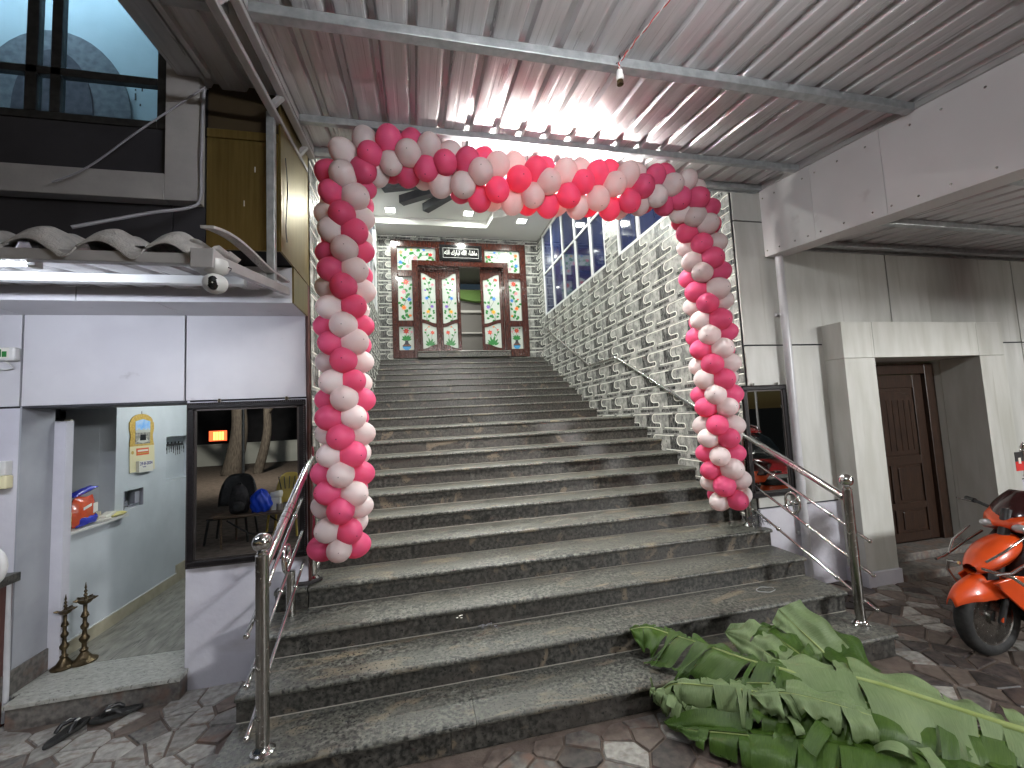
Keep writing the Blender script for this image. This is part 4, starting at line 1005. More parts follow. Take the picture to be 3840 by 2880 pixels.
# steps at the side door
ds = thing('door_step', 'worn grey stone steps below the wooden side door', 'step', (5.1, .95, 0))
mb = MB(); mb.box(4.41, 5.795, .86, 1.14, -.005, .07); obj('lower_step', mb, M['stone_grey'], ds, bevel=.008)
mb = MB(); mb.box(4.41, 5.795, 1.10, 1.36, .072, .15); obj('upper_step', mb, M['stone_grey'], ds, bevel=.008)
# wooden side door
sd = thing('side_door', 'dark brown carved wooden side door with a hasp', 'door', (5.2, 1.36, .15))
DYS = 1.34
for r in ((4.42, 4.56, .15, 2.1), (5.66, 5.80, .15, 2.1), (4.56, 5.66, 1.99, 2.1)):
    mb = MB(); mb.box(r[0], r[1], DYS-.02, DYS+.08, r[2], r[3]); obj('frame', mb, M['wood_door'], sd, bevel=.006)
mb = MB(); mb.box(4.565, 5.655, DYS+.035, DYS+.07, .155, 1.985); lf = obj('door_leaf', mb, M['wood_door'], sd)
mb = MB(); y0 = DYS+.018
for r in ((4.567, 4.70, .157, 1.983), (5.52, 5.653, .157, 1.983), (4.70, 5.52, 1.84, 1.983), (4.70, 5.52, .98, 1.08), (4.70, 5.52, .50, .57), (4.70, 5.52, .157, .25), (5.07, 5.15, .25, .50), (5.07, 5.15, .57, .98)): mb.box(r[0], r[1], y0, y0+.016, r[2], r[3])
obj('rails', mb, M['wood_door'], lf, bevel=.004)
for a, b, c, d in ((4.73, 5.04, .60, .95), (5.18, 5.49, .60, .95), (4.73, 5.04, .28, .47), (5.18, 5.49, .28, .47)):
    mb = MB(); mb.box(a, b, DYS+.022, DYS+.034, c, d); obj('raised_panel', mb, M['wood_door'], lf, bevel=.01)
mb = MB(); arch = [(4.71, 1.09), (5.51, 1.09), (5.51, 1.66)]+[(5.11+.4*math.cos(a*PI/10), 1.68+.13*math.sin(a*PI/10)) for a in range(11)]+[(4.71, 1.66)]
mb.prism([(x, z) for x, z in arch], DYS+.024, DYS+.034, 'xz'); obj('arched_panel', mb, M['wood_door'], lf, bevel=.006)
for i in range(9):
    xx = 4.78+i*.083; mb = MB(); mb.box(xx-.006, xx+.006, DYS+.019, DYS+.0238, 1.14, 1.70); obj('reed', mb, M['wood_door'], lf)
mb = MB(); mb.box(4.72, 4.86, DYS-.0, DYS+.017, .99, 1.005); mb.tube([(4.80, DYS-.004, 1.0), (4.80, DYS-.004, .90)], .009, 8); mb.box(4.785, 4.815, DYS-.012, DYS+.006, .87, .915); obj('hasp', mb, M['galv'], sd)
# downpipe
dp = thing('downpipe', 'white plastic downpipe on the right facade', 'pipe', (3.515, 1.04, 0))
mb = MB(); mb.tube([(3.52, 1.035, 3.185), (3.517, 1.035, 2.1), (3.512, 1.035, .95)], .036, 18); obj('pipe', mb, M['pvc'], dp, smooth=40)
mb = MB(); mb.tube([(3.512, 1.035, .95), (3.51, 1.035, .0)], .036, 18); obj('pipe', mb, M['pvc'], dp, smooth=40)
mb = MB(); mb.tube([(3.512, 1.035, .90), (3.512, 1.035, 1.0)], .041, 18); obj('coupling', mb, M['pvc'], dp, smooth=40)
for z in (2.6, 1.7, .5):
    mb = MB(); mb.tube([(3.515, 1.035, z-.012), (3.515, 1.035, z+.012)], .039, 18); mb.box(3.47, 3.56, 1.07, FY-.001, z-.012, z+.012); obj('pipe_clip', mb, M['pvc'], dp, smooth=40)

# ================================================================== MIRRORS
def wall_mirror(label, x0, x1, z0, z1, y):
    t = thing('wall_mirror', label, 'mirror', ((x0+x1)/2, y, z0), 0, 'black framed mirrors flanking the stairs')
    W_ = .046
    for a, b, c, d in ((x0, x1, z0, z0+W_), (x0, x1, z1-W_, z1), (x0, x0+W_, z0+W_, z1-W_), (x1-W_, x1, z0+W_, z1-W_)):
        mb = MB(); mb.box(a, b, y-.028, y-.002, c, d); f = obj('frame_side', mb, M['mirror_frame'], t, bevel=.007)
    mb = MB()
    for (a, c), (b, d) in (((x0+.008, z0+.008), (x1-.008, z0+.008)), ((x0+.008, z1-.008), (x1-.008, z1-.008)), ((x0+.008, z0+.008), (x0+.008, z1-.008)), ((x1-.008, z0+.008), (x1-.008, z1-.008))):
        n = int(math.hypot(b-a, d-c)/.0135)
        for i in range(n+1): mb.ball((a+(b-a)*i/n, y-.030, c+(d-c)*i/n), .0052, 6)
    tag(obj('bead_moulding', mb, M['bead'], t), kind='stuff')
    mb = MB(); mb.box(x0+W_-.004, x1-W_+.004, y-.011, y-.004, z0+W_-.004, z1-W_+.004); obj('mirror_glass', mb, M['mirror'], t)
    mb = MB(); w2 = .012
    for a, b, c, d in ((x0+W_, x1-W_, z0+W_, z0+W_+w2), (x0+W_, x1-W_, z1-W_-w2, z1-W_), (x0+W_, x0+W_+w2, z0+W_, z1-W_), (x1-W_-w2, x1-W_, z0+W_, z1-W_)): mb.box(a, b, y-.018, y-.011, c, d)
    obj('inner_fillet', mb, M['bead'], t)
    for xx in (x0+.19*(x1-x0)+.05, x1-.17*(x1-x0)):
        mb = MB(); mb.lathe([(.013, 0), (.013, .004)], (xx, y-.004, z1+.012), 12, 0, ((1, 0, 0), (0, 0, 1), (0, -1, 0))); mb.box(xx-.004, xx+.004, y-.008, y-.002, z1-.005, z1+.02); obj('hook', mb, M['chrome_dark'], t)
    return t
wall_mirror('black framed mirror left of the stairs, reflecting a table and yard', -1.566, -.802, .80, 1.93, 1.064)
wall_mirror('black framed mirror right of the stairs, reflecting a red car', 2.985, 3.487, .862, 1.91, FY-.012)

# ================================================================== LEFT FACADE
LY = 1.07
M['reveal_grey'] = mat('reveal_grey', (0.30, 0.31, 0.34), .8, c2=(0.36, 0.37, 0.40), scale=4, detail=7)
fl = thing('facade_wall', 'white panel facade with dark joints left of the stairs, around the doorway', 'wall', (-2, LY, 0))
mb = MB()
mb.box(-1.575, XL-.004, LY+.012, FY+.155, -.01, 2.9); mb.box(-5.0, -2.53, LY+.012, 1.33, -.01, 2.9); mb.box(-2.53, -1.575, LY+.012, 1.36, 1.951, 2.9)
obj('masonry', mb, M['joint'], fl)
panels(fl, [-4.4, -3.4, -2.532, -1.590, XL-.008], [1.944, 2.566], LY, .014, M['clad_left'], gap=.006)
mb = MB(); mb.box(-1.575, XL-.008, LY, LY+.0115, 0, 1.936); obj('plaster_pier', mb, M['plaster'], fl)
mb = MB(); mb.box(-4.4, -2.532, LY, LY+.0115, 0, 1.936); obj('plaster_pier', mb, M['plaster'], fl)
mb = MB(); mb.box(-2.5315, -2.522, LY+.001, 1.335, .0, 1.948); obj('left_reveal', mb, M['reveal_grey'], fl)
mb = MB(); mb.box(-1.5755, -1.564, LY+.002, 1.36, .0, 1.948); obj('right_reveal', mb, M['plaster'], fl)
mb = MB(); mb.box(-2.522, -1.5755, LY+.003, 1.40, 1.936, 1.9485); obj('lintel_soffit', mb, M['dark_wall'], fl)
mb = MB(); mb.box(XL-.008, XL+.007, LY-.004, FY+.02, -.005, 2.80); obj('corner_trim', mb, M['brown_trim'], fl)
# skirting stone at the left jamb
mb = MB(); mb.box(-2.522, -2.512, .99, 1.33, .152, .30); obj('jamb_skirting', mb, M['stone_grey'], fl)
mb = MB(); mb.box(-2.522, -2.452, 1.332, 1.40, .155, 1.85); obj('door_frame', mb, M['plaster'], fl)
# doorway step
dstp = thing('doorstep', 'speckled white granite step at the left doorway', 'step', (-2, 1.0, 0))
mb = MB(); mb.prism([(-2.47, .942), (-1.548, .955), (-1.548, LY-.002), (-1.58, LY-.002), (-1.58, 1.36), (-2.52, 1.36), (-2.52, LY-.002), (-2.47, LY-.002)], .122, .15, 'xy'); obj('slab', mb, M['marble_floor'], dstp, bevel=.005)
mb = MB(); mb.prism([(-2.46, .956), (-1.556, .969), (-1.556, LY-.003), (-2.46, LY-.003)], -.005, .1215, 'xy'); obj('riser', mb, M['stone_grey'], dstp)
# room behind the doorway
rm = thing('porch_room', 'small lit room seen through the left doorway, pale green walls', 'room', (-2, 2.5, .15))
mb = MB(); mb.box(-3.4, -1.30, 1.362, 4.6, .06, .149); obj('floor', mb, M['room_floor'], rm)
WX = -2.54
mb = MB(); mb.box(WX-.12, WX, 1.42, 2.0, .15, 1.02); mb.box(WX-.12, WX, 2.0, 4.6, .15, .0001+1.07); mb.box(WX-.12, WX, 2.0, 2.12, 1.0701, 1.232); mb.box(WX-.12, WX, 2.38, 4.6, 1.0701, 1.232); mb.box(WX-.12, WX, 2.0, 2.75, 1.2321, 2.6); mb.box(WX-.12, WX, 2.75, 4.6, 1.69, 2.6)
mb.box(WX-.12, WX, 3.35, 4.6, 1.2321, 1.69); mb.box(WX-.12, WX, 1.42, 2.0, 1.99, 2.6)
obj('side_wall', mb, M['plaster_room'], rm)
mb = MB(); mb.box(WX-.40, WX-.121, 2.0, 2.06, 1.0, 2.0); obj('niche_reveal', mb, M['plaster_room'], rm)
mb = MB(); mb.box(WX-.135, WX-.1205, 2.06, 3.4, 1.0, 1.8); obj('niche_back', mb, M['plaster_room'], rm)
mb = MB(); mb.box(WX-.42, WX-.40, 1.36, 2.06, 1.0, 2.0); obj('niche_back', mb, M['dark_wall'], rm)
mb = MB(); mb.box(WX-.40, WX-.34, 1.90, 1.96, 1.0, 1.95); mb.box(WX-.40, WX-.34, 1.42, 1.96, 1.90, 1.95); obj('niche_window_frame', mb, M['dark_wall'], rm)
for r_ in ((-3.2, -1.35, 4.6, 4.7), (-1.40, -1.30, 1.362, 4.6), (-3.1, -2.97, 1.35, 4.6)):
    mb = MB(); mb.box(*r_, .1, 2.7); obj('wall', mb, M['plaster_room'], rm)
mb = MB(); mb.box(-3.2, -1.30, 1.362, 4.7, 2.61, 2.7); obj('ceiling', mb, M['ceiling'], rm)
mb = MB(); mb.box(WX, WX+.012, 1.45, 2.95, .1495, .245); obj('skirting', mb, M['skirting'], rm); mb = MB(); mb.box(WX, WX+.012, 2.95, 4.5, .1495, .33); obj('skirting', mb, M['skirting'], rm)
mb = MB(); mb.box(WX, WX+.014, 1.45, 2.95, .2455, .252); obj('skirting_edge', mb, M['white_plastic'], rm)
mb = MB(); mb.box(WX-.10, WX+.05, 1.44, 2.10, 1.021, 1.040); obj('shelf', mb, M['white_plastic'], rm)
# open door leaf seen edge on
mb = MB(); mb.box(-2.515, -2.478, 1.405, 1.43, .16, 1.86); ol = obj('open_leaf_edge', mb, M['skirting'], rm)
# switch recess fittings
mb = MB(); mb.box(WX-.03, WX+.002, 2.112, 2.122, 1.072, 1.23); mb.box(WX-.03, WX+.002, 2.378, 2.388, 1.072, 1.23); mb.box(WX-.06, WX-.02, 2.30, 2.37, 1.10, 1.2); mb.tube([(WX-.03, 2.14, 1.1), (WX-.01, 2.17, 1.14), (WX-.02, 2.2, 1.09), (WX-.01, 2.25, 1.1)], .005, 6); obj('switch_fittings', mb, M['cable_grey'], rm)
t = thing('tube_light', 'assumed lit tube light on the inner wall of the porch room', 'tube light', (-1.42, 2.6, 2.3))  # unseen tube, assumed from the brightness of the room wall
mb = MB(); mb.tube([(-1.46, 1.95, 2.36), (-1.46, 3.1, 2.36)], .014, 10); obj('tube', mb, M['tube_room'], t, smooth=50); mb = MB(); mb.box(-1.43, -1.402, 1.9, 3.15, 2.34, 2.38); obj('batten', mb, M['alu_white'], t)
# calendar
M['cal_gold'] = mat('cal_gold', (0.58, 0.40, 0.10), 0.5, c2=(0.45, 0.28, 0.05), scale=60); M['cal_cream'] = mat('cal_cream', (0.72, 0.66, 0.42), 0.6)
M['cal_sky'] = mat('cal_sky', (0.10, 0.36, 0.78), 0.5, c2=(0.55, 0.66, 0.75), scale=9); M['cal_grey'] = mat('cal_grey', (0.12, 0.12, 0.11), 0.6, c2=(0.36, 0.34, 0.30), scale=40); M['cal_pale'] = mat('cal_pale', (0.5, 0.5, 0.45), 0.6); M['cal_ink'] = mat('cal_ink', (0.05, 0.04, 0.22), 0.6); M['cal_red'] = mat('cal_red', (0.65, 0.10, 0.03), 0.5)
cl = thing('wall_calendar', 'gold arched wall calendar with a tear-off date pad in the left doorway', 'calendar', (WX, 2.35, 1.38))
def yz(poly, x0, x1, nm, m, par=cl):
    mb = MB(); mb.prism(poly, x0, x1, 'yz'); return obj(nm, mb, M[m], par)
x = WX+.004
yz([(2.175, 1.385), (2.545, 1.385), (2.53, 1.62), (2.165, 1.62)], x, x+.004, 'card', 'cal_cream')
yz([(2.165, 1.621), (2.525, 1.621), (2.51, 1.66), (2.50, 1.72), (2.52, 1.78), (2.515, 1.84)]+[(2.335+.165*math.cos(a*PI/10), 1.845+.075*math.sin(a*PI/10)) for a in range(11)]+[(2.155, 1.84), (2.155, 1.78), (2.175, 1.72), (2.165, 1.66)], x, x+.006, 'arch_board', 'cal_gold')
yz([(2.235, 1.64), (2.455, 1.64), (2.455, 1.76), (2.235, 1.76)], x+.0065, x+.0075, 'picture', 'cal_grey')
yz([(2.235, 1.7605), (2.455, 1.7605), (2.455, 1.85), (2.345, 1.872), (2.235, 1.85)], x+.0065, x+.0075, 'picture_sky', 'cal_sky')
yz([(2.235, 1.745), (2.455, 1.745), (2.455, 1.765)]+[(2.44-.022*i, 1.765+(.022 if i % 3 == 1 else .004)) for i in range(10)]+[(2.235, 1.765)], x+.008, x+.0085, 'skyline', 'cal_pale')
yz([(2.255, 1.66), (2.345, 1.645), (2.435, 1.66), (2.40, 1.69), (2.29, 1.69)], x+.008, x+.0085, 'ring', 'cal_pale')
yz([(2.30, 1.672), (2.39, 1.672), (2.385, 1.725), (2.305, 1.725)], x+.0088, x+.0094, 'cube', 'black_gloss')
yz([(2.26, 1.535), (2.445, 1.535), (2.44, 1.60), (2.255, 1.60)], x+.0045, x+.0055, 'label', 'cal_red')
yz([(2.275, 1.568), (2.43, 1.568), (2.43, 1.585), (2.275, 1.585)], x+.006, x+.0065, 'label_line', 'paper'); yz([(2.275, 1.548), (2.43, 1.548), (2.43, 1.558), (2.275, 1.558)], x+.006, x+.0065, 'label_line', 'cal_gold')
yz([(2.205+.018*math.cos(a*PI/6), 1.565+.016*math.sin(a*PI/6)) for a in range(12)], x+.0045, x+.0055, 'seal', 'cal_gold')
yz([(2.26, 1.378), (2.47, 1.374), (2.465, 1.478), (2.255, 1.482)], x+.005, x+.03, 'date_pad', 'paper')
SIDE = Matrix.Rotation(PI/2, 4, 'Z') @ Matrix.Rotation(PI/2, 4, 'X')      # text on a wall facing +x
text_obj('date', '29-8-2024', .04, M['cal_ink'], cl, (x+.0305, 2.362, 1.456), SIDE, .185, .0006, .03, .0005)
text_obj('weekday', 'VIII', .03, M['cal_ink'], cl, (x+.0305, 2.33, 1.425), SIDE, .05, .0006, .012)
mb = MB(); mb.tube([(x, 2.335, 1.92), (x, 2.335, 1.945)], .002, 6); obj('nail', mb, M['cable'], cl)
# keys in the niche
kh = thing('key_rack', 'black key rack hung with keys in the niche of the porch room', 'key rack', (WX-.11, 3.05, 1.56))
xk = WX-.118; mb = MB(); mb.box(xk, xk+.012, 2.85, 3.3, 1.585, 1.61)
rk = random.Random(4)
for i in range(7): mb.box(xk+.003, xk+.012, 2.86+i*.07, 2.872+i*.07, 1.61, 1.63)
obj('rack', mb, M['black_plastic'], kh)
for i in range(11):
    y = 2.86+i*.042; L = rk.uniform(.05, .10); mb = MB(); mb.tube([(xk+.012, y, 1.595), (xk+.028, y, 1.585), (xk+.028, y, 1.575)], .003, 5); mb.box(xk+.024, xk+.030, y-.007, y+.007, 1.575-L*.45, 1.575); mb.box(xk+.025, xk+.028, y-.003+.004, y+.004+.004, 1.575-L, 1.575-L*.45); obj('key', mb, M['black_plastic'] if i % 3 else M['chrome_dark'], kh)
# goods on the shelf
M['pack_red'] = mat('pack_red', (0.55, 0.06, 0.025), 0.25, c2=(0.62, 0.13, 0.04), scale=7, bump=0.5, bscale=22, coat=.4); M['pack_blue'] = mat('pack_blue', (0.03, 0.04, 0.38), 0.25, bump=0.5, bscale=25, coat=.4); M['pack_yellow'] = mat('pack_yellow', (0.62, 0.50, 0.08), 0.35, c2=(0.7, 0.66, 0.3), scale=9, bump=0.4, bscale=20)
def pillow(mb, c, sx, sy, sz_, seed, mi=0, n=10, axes=None):
    r_ = random.Random(seed); ph = [r_.uniform(0, 6) for _ in range(6)]; X, Y, Z = axes or (Vector((1, 0, 0)), Vector((0, 1, 0)), Vector((0, 0, 1))); c = Vector(c)
    for s_ in (1, -1):
        def fn(a, b):
            u, v = a*2-1, b*2-1; e = (max(0, 1-abs(u)**3)*max(0, 1-abs(v)**3))**.55
            w_ = .07*math.sin(5*u+ph[0])*math.sin(4*v+ph[1])+.05*math.sin(9*u+ph[2]+3*v)
            return c+X*(s_*sx*(e*(1+w_)))+Y*(u*sy*(1+.05*math.sin(4*v+ph[3])))+Z*(v*sz_*(1+.05*math.sin(4*u+ph[4])))
        mb.grid(fn, n, n, mi)
    return mb
sh = 1.041
gd = thing('snack_packet', 'big red and blue snack packet standing on the porch shelf', 'packet', (WX-.03, 1.66, sh))
mb = MB(); pillow(mb, (WX-.015, 1.665, sh+.115), .05, .105, .112, 1); obj('bag', mb, M['pack_red'], gd, smooth=60)
mb = MB(); pillow(mb, (WX-.002, 1.68, sh+.045), .046, .10, .042, 2); obj('printed_band', mb, M['pack_blue'], gd, smooth=60)
mb = MB(); mb.prism([(1.60, sh+.13), (1.68, sh+.15), (1.68, sh+.17), (1.60, sh+.15)], WX+.034, WX+.037, 'yz'); mb.prism([(1.70, sh+.09), (1.745, sh+.10), (1.745, sh+.17), (1.70, sh+.165)], WX+.034, WX+.037, 'yz'); obj('printed_label', mb, M['paper'], gd)
mb = MB(); pillow(mb, (WX-.02, 1.665, sh+.265), .022, .105, .032, 3, axes=(Vector((.3, 0, 1)), Vector((.1, 1, .25)), Vector((1, 0, -.1)))); tag(obj('chips_packet', mb, M['pack_blue'], None, smooth=60), 'blue chips packet lying on top of the red snack packet', 'packet')
mb = MB(); pillow(mb, (WX-.03, 1.50, sh+.075), .04, .055, .075, 5); tag(obj('snack_packet', mb, M['pack_yellow'], None, smooth=60), 'pale yellow packet on the shelf beside the door frame', 'packet')
mb = MB(); pillow(mb, (WX+.0, 2.02, sh+.018), .04, .075, .016, 6, axes=(Vector((0, 0, .5)), Vector((.1, 1, .0)), Vector((2.4, 0, 0)))); tag(obj('snack_packet', mb, M['pack_yellow'], None, smooth=60), 'flat yellow packet lying at the far end of the porch shelf', 'packet')
mb = MB(); mb.obox((WX-.01, 1.92, sh+.033), (Vector((1, .1, 0)).normalized(), Vector((-.1, 1, .1)).normalized(), Vector((0, -.1, 1)).normalized()), .035, .07, .012); tag(obj('paper_box', mb, M['paper'], None, bevel=.003), 'small white carton tilted on papers on the porch shelf', 'box')
mb = MB(); mb.box(WX-.05, WX-.015, 1.80, 1.87, sh, sh+.075); tag(obj('carton', mb, M['skirting'], None, bevel=.003), 'small brown carton behind the red packet on the shelf', 'box')
mb = MB()
for i in range(4): mb.obox((WX+.012, 1.84+.01*i, sh+.004+.004*i), (Vector((1, .2*i, 0)).normalized(), Vector((-.2*i, 1, 0)).normalized(), Vector((0, 0, 1))), .035, .06, .0015)
tag(obj('paper_stack', mb, M['paper'], None), 'loose papers stacked flat on the porch shelf', 'papers')
# oil lamps
def oil_lamp(label, x, y, h):
    t = thing('oil_lamp', label, 'oil lamp', (x, y, .15), 0, 'standing brass oil lamps')
    s = h/.54
    mb = MB(); mb.lathe([(.075*s, 0), (.078*s, .01), (.07*s, .016), (.045*s, .03), (.028*s, .055), (.02*s, .07)], (x, y, .151), 22); obj('base', mb, M['brass_old'], t, smooth=50)
    prof = [(.018, .07), (.026, .085), (.014, .10), (.014, .13), (.027, .15), (.03, .165), (.015, .185), (.012, .22), (.022, .235), (.024, .25), (.012, .27), (.012, .30), (.024, .315), (.018, .335), (.011, .35), (.012, .40)]
    mb = MB(); mb.lathe([(r*s, z*s) for r, z in prof], (x, y, .151), 14); obj('stem', mb, M['brass_old'], t, smooth=50)
    mb = MB(); mb.lathe([(.012*s, .395*s), (.03*s, .405*s), (.05*s, .43*s), (.052*s, .437*s), (.03*s, .433*s), (.012*s, .425*s)], (x, y, .151), 20); 
    for k in range(5):
        a = k*2*PI/5+.3; d = Vector((math.cos(a), math.sin(a), 0)); c = Vector((x, y, .151+.432*s)); mb.tube([c+d*.045*s, c+d*.068*s+Vector((0, 0, .006))], [.012*s, .004*s], 6)
    obj('oil_bowl', mb, M['brass_old'], t, smooth=50)
    mb = MB(); mb.lathe([(.010*s, .43*s), (.006*s, .45*s), (.013*s, .462*s), (.005*s, .475*s), (.011*s, .487*s), (.004*s, .50*s), (.007*s, .512*s), (.001, .55*s)], (x, y, .151), 12); obj('finial', mb, M['brass_old'], t, smooth=50)
oil_lamp('taller brass oil lamp standing on the doorstep', -2.345, 1.39, .535)
oil_lamp('shorter brass oil lamp close to the left door jamb', -2.432, 1.345, .48)
# sandals
def sandal(label, c, ang, side):
    t = thing('flip_flop', label, 'flip-flop', (c[0], c[1], .008), ang, 'black flip-flops by the doorstep')
    out = []
    for i in range(24):
        a = 2*PI*i/24; xx = .125*math.cos(a); w_ = .040+.010*math.cos(a-.2*side); out.append((xx, w_*math.sin(a)*(1-.18*math.exp(-((xx+.02)/.04)**2))))
    mb = MB()
    rings = [[(x_, y_, z_+.012*max(0, x_/.125)**2*0) for x_, y_ in [(p[0]*k, p[1]*k) for p in out]] for z_, k in ((0, .96), (.006, 1.0), (.018, 1.0), (.022, .95))]
    mb.loft(rings); obj('sole', mb, M['rubber'], t, smooth=50, world=False)
    for s_ in (-1, 1):
        pts = [Vector((.07, .0, .024)), Vector((.045, s_*.018, .05)), Vector((.0, s_*.036, .052)), Vector((-.03, s_*.04, .024))]; mb = MB(); dn = []
        for i in range(3):
            for k in range(5): dn.append(pts[i].lerp(pts[i+1], k/5))
        dn.append(pts[-1]); mb.tube(dn, [.007]+[.0115]*(len(dn)-2)+[.008], 8); st_ = obj('strap', mb, M['black_plastic'], t, smooth=60, world=False)
        mb = MB(); mb.obox((.03, s_*.03, .060), (Vector((1, 0, 0)), Vector((0, 1, -.3*s_)).normalized(), Vector((0, .3*s_, 1)).normalized()), .014, .006, .0015); obj('strap_badge', mb, M['silver'], st_, world=False)
sandal('black flip-flop pointing out from the doorstep, the left one', (-2.045, .80), math.radians(75), 1)
sandal('black flip-flop turned sideways, the right one nearer the steps', (-1.862, .905), math.radians(200), -1)
# meter box, switch box, basin at the picture's left edge
mt = thing('electric_meter', 'small white meter box on the facade panel at the left edge', 'meter', (-2.62, LY, 2.24))
mb = MB(); mb.box(-2.75, -2.535, LY-.05, LY-.001, 2.245, 2.335); obj('case', mb, M['white_plastic'], mt, bevel=.012)
mb = MB(); mb.box(-2.74, -2.565, LY-.0525, LY-.0505, 2.26, 2.325); obj('label_plate', mb, M['paper'], mt)
mb = MB(); mb.box(-2.60, -2.575, LY-.0535, LY-.0527, 2.268, 2.305); mb.box(-2.612, -2.604, LY-.0535, LY-.0527, 2.268, 2.318); obj('printed_mark', mb, M['art_green'], mt)
mb = MB(); mb.tube([(-2.60, LY-.03, 2.245), (-2.57, LY-.04, 2.225), (-2.56, LY-.02, 2.20), (-2.60, LY-.015, 2.19), (-2.7, LY-.015, 2.2)], .005, 6); obj('cable', mb, M['white_plastic'], mt, smooth=60)
sb = thing('switch_box', 'white and cream switch box on the wall left of the doorway', 'switch box', (-2.6, LY, 1.4))
mb = MB(); mb.box(-2.72, -2.555, LY-.055, LY-.001, 1.51, 1.60); obj('upper_case', mb, M['white_plastic'], sb, bevel=.006)
mb = MB(); mb.box(-2.73, -2.548, LY-.058, LY-.001, 1.425, 1.508); obj('lower_case', mb, M['cal_cream'], sb, bevel=.008)
ws = thing('wash_stand', 'dark stone wash stand with a white curved spout at the left edge', 'wash stand', (-2.6, .8, 0))
mb = MB(); mb.tube([Vector((-2.455+.075*math.cos(a), .80, 1.0+.10*math.sin(a))) for a in [PI*(1.0-i/14*1.55) for i in range(15)]], .021, 12); obj('spout', mb, M['white_plastic'], ws, smooth=60)
mb = MB(); mb.tube([(-2.53, .80, .90), (-2.53, .80, 1.0)], .021, 12); obj('spout_stem', mb, M['white_plastic'], ws, smooth=60)
mb = MB(); mb.box(-2.95, -2.475, .74, 1.05, .845, .90); obj('shelf', mb, M['granite_riser'], ws, bevel=.004)
mb = MB(); mb.box(-2.95, -2.515, .80, 1.05, 0, .843); obj('cabinet', mb, M['brown_trim'], ws, bevel=.004)
mb = MB(); mb.tube([(-2.52, 1.02, .84), (-2.51, 1.02, .30), (-2.51, 1.02, .02)], .016, 10); obj('waste_pipe', mb, M['pvc'], ws, smooth=40)

# ================================================================== UPPER LEFT VOLUMES
bd = thing('cladding_band', 'projecting white panel band with gold end above the left doorway', 'cladding', (-2, .7, 2.56))
for a, b in ((-4.4, -2.006), (-2.0, XL-.006)):
    mb = MB(); mb.box(a, b, .70, .712, 2.557, 2.80); obj('band_panel', mb, M['clad_left'], bd)
for a, b in ((-4.4, -2.536), (-2.528, -1.594), (-1.586, XL-.006)):
    mb = MB(); mb.box(a, b, .713, LY-.003, 2.557, 2.569); obj('soffit_panel', mb, M['clad_left'], bd)
mb = MB(); mb.box(-4.4, XL-.007, .713, LY+.2, 2.572, 2.82); obj('core', mb, M['joint'], bd)
mb = MB(); mb.box(XL-.005, XL+.006, .70, LY-.005, 2.557, 2.80); obj('end_panel', mb, M['gold'], bd)
M['brown_dark'] = mat('brown_dark', (0.05, 0.035, 0.018), .5)
gv = thing('gold_cladding', 'gold metal clad box under the canopy, left of the arch', 'cladding', (-1.2, .43, 2.8))
mb = MB(); mb.box(XL-.004, XL+.008, .43, FY+.02, 2.806, 3.90); obj('side_panel', mb, M['gold'], gv)
for a, b in ((-1.19, XL-.006), (-1.36, -1.196), (-4.4, -1.366)):
    mb = MB(); mb.box(a, b, .43, .444, 2.806, 3.50 if b > -1.2 else 3.38); obj('front_panel', mb, M['gold'] if b > -1.15 else M['dark_wall'], gv)
mb = MB(); mb.box(-1.19, XL-.006, .425, .447, 3.505, 3.56); obj('cornice_trim', mb, M['gold'], gv, bevel=.004)
mb = MB(); mb.box(-1.19, XL-.006, .445, .46, 3.56, 3.95); obj('upper_panel', mb, M['brown_dark'], gv)
mb = MB(); mb.box(-1.36, XL-.008, .461, LY+.15, 2.815, 3.92); mb.box(-4.4, -1.36, .447, LY+.15, 2.815, 3.38); obj('core', mb, M['joint'], gv)
for x_, z_ in ((-.93, 3.30), (-.85, 3.17), (-.86, 2.93), (-.99, 3.08), (-.86, 3.38)):
    mb = MB(); mb.box(x_, x_+.005, .4275, .4298, z_, z_+.035); obj('tape_scrap', mb, M['paper'], gv)
bx = thing('bay_window', 'projecting bay window with blue lit panes at the upper left', 'window', (-2, .2, 2.98))
BY = .35
mb = MB(); mb.box(-1.369, -1.197, BY, .424, 3.055, 4.6); obj('corner_pier', mb, M['ledge'], bx, bevel=.003)
mb = MB(); mb.box(-3.8, -1.371, BY, .424, 3.055, 3.21); obj('sill_ledge', mb, M['ledge'], bx, bevel=.003)
mb = MB(); mb.box(-3.8, -1.371, BY+.04, BY+.07, 3.212, 3.495); obj('spandrel', mb, M['dark_wall'], bx)
def bar_(x0, x1, z0, z1, nm='glazing_bar'):
    mb = MB(); mb.box(x0, x1, BY+.03, BY+.07, z0, z1); return obj(nm, mb, M['black_plastic'], bx, bevel=.003)
bar_(-3.8, -1.427, 3.497, 3.54, 'frame_rail'); bar_(-1.427, -1.372, 3.497, 4.6, 'frame_post'); bar_(-1.945, -1.895, 3.541, 4.6); bar_(-2.06, -2.005, 3.541, 4.6); bar_(-3.8, -1.428, 3.76, 3.805)
bar_(-2.65, -2.6, 3.541, 4.6)
for a, b in ((-1.894, -1.428), (-2.004, -1.946), (-2.599, -2.061), (-3.8, -2.651)):
    for c, d in ((3.541, 3.759), (3.806, 4.6)):
        mb = MB(); mb.box(a, b, BY+.048, BY+.052, c, d); obj('pane', mb, M['clear_glass'], bx)
ur = thing('upper_room', 'blue lit upper room with an arched wall recess behind the bay window', 'room', (-2.2, .9, 3.4))
RY = .95
mb = MB(); mb.box(-4.6, -1.14, RY, RY+.1, 3.385, 6.0); obj('back_wall', mb, M['blue_wall'], ur)
mb = MB(); mb.box(-4.6, -1.295, .45, RY, 3.385, 3.40); obj('floor', mb, M['ledge'], ur)
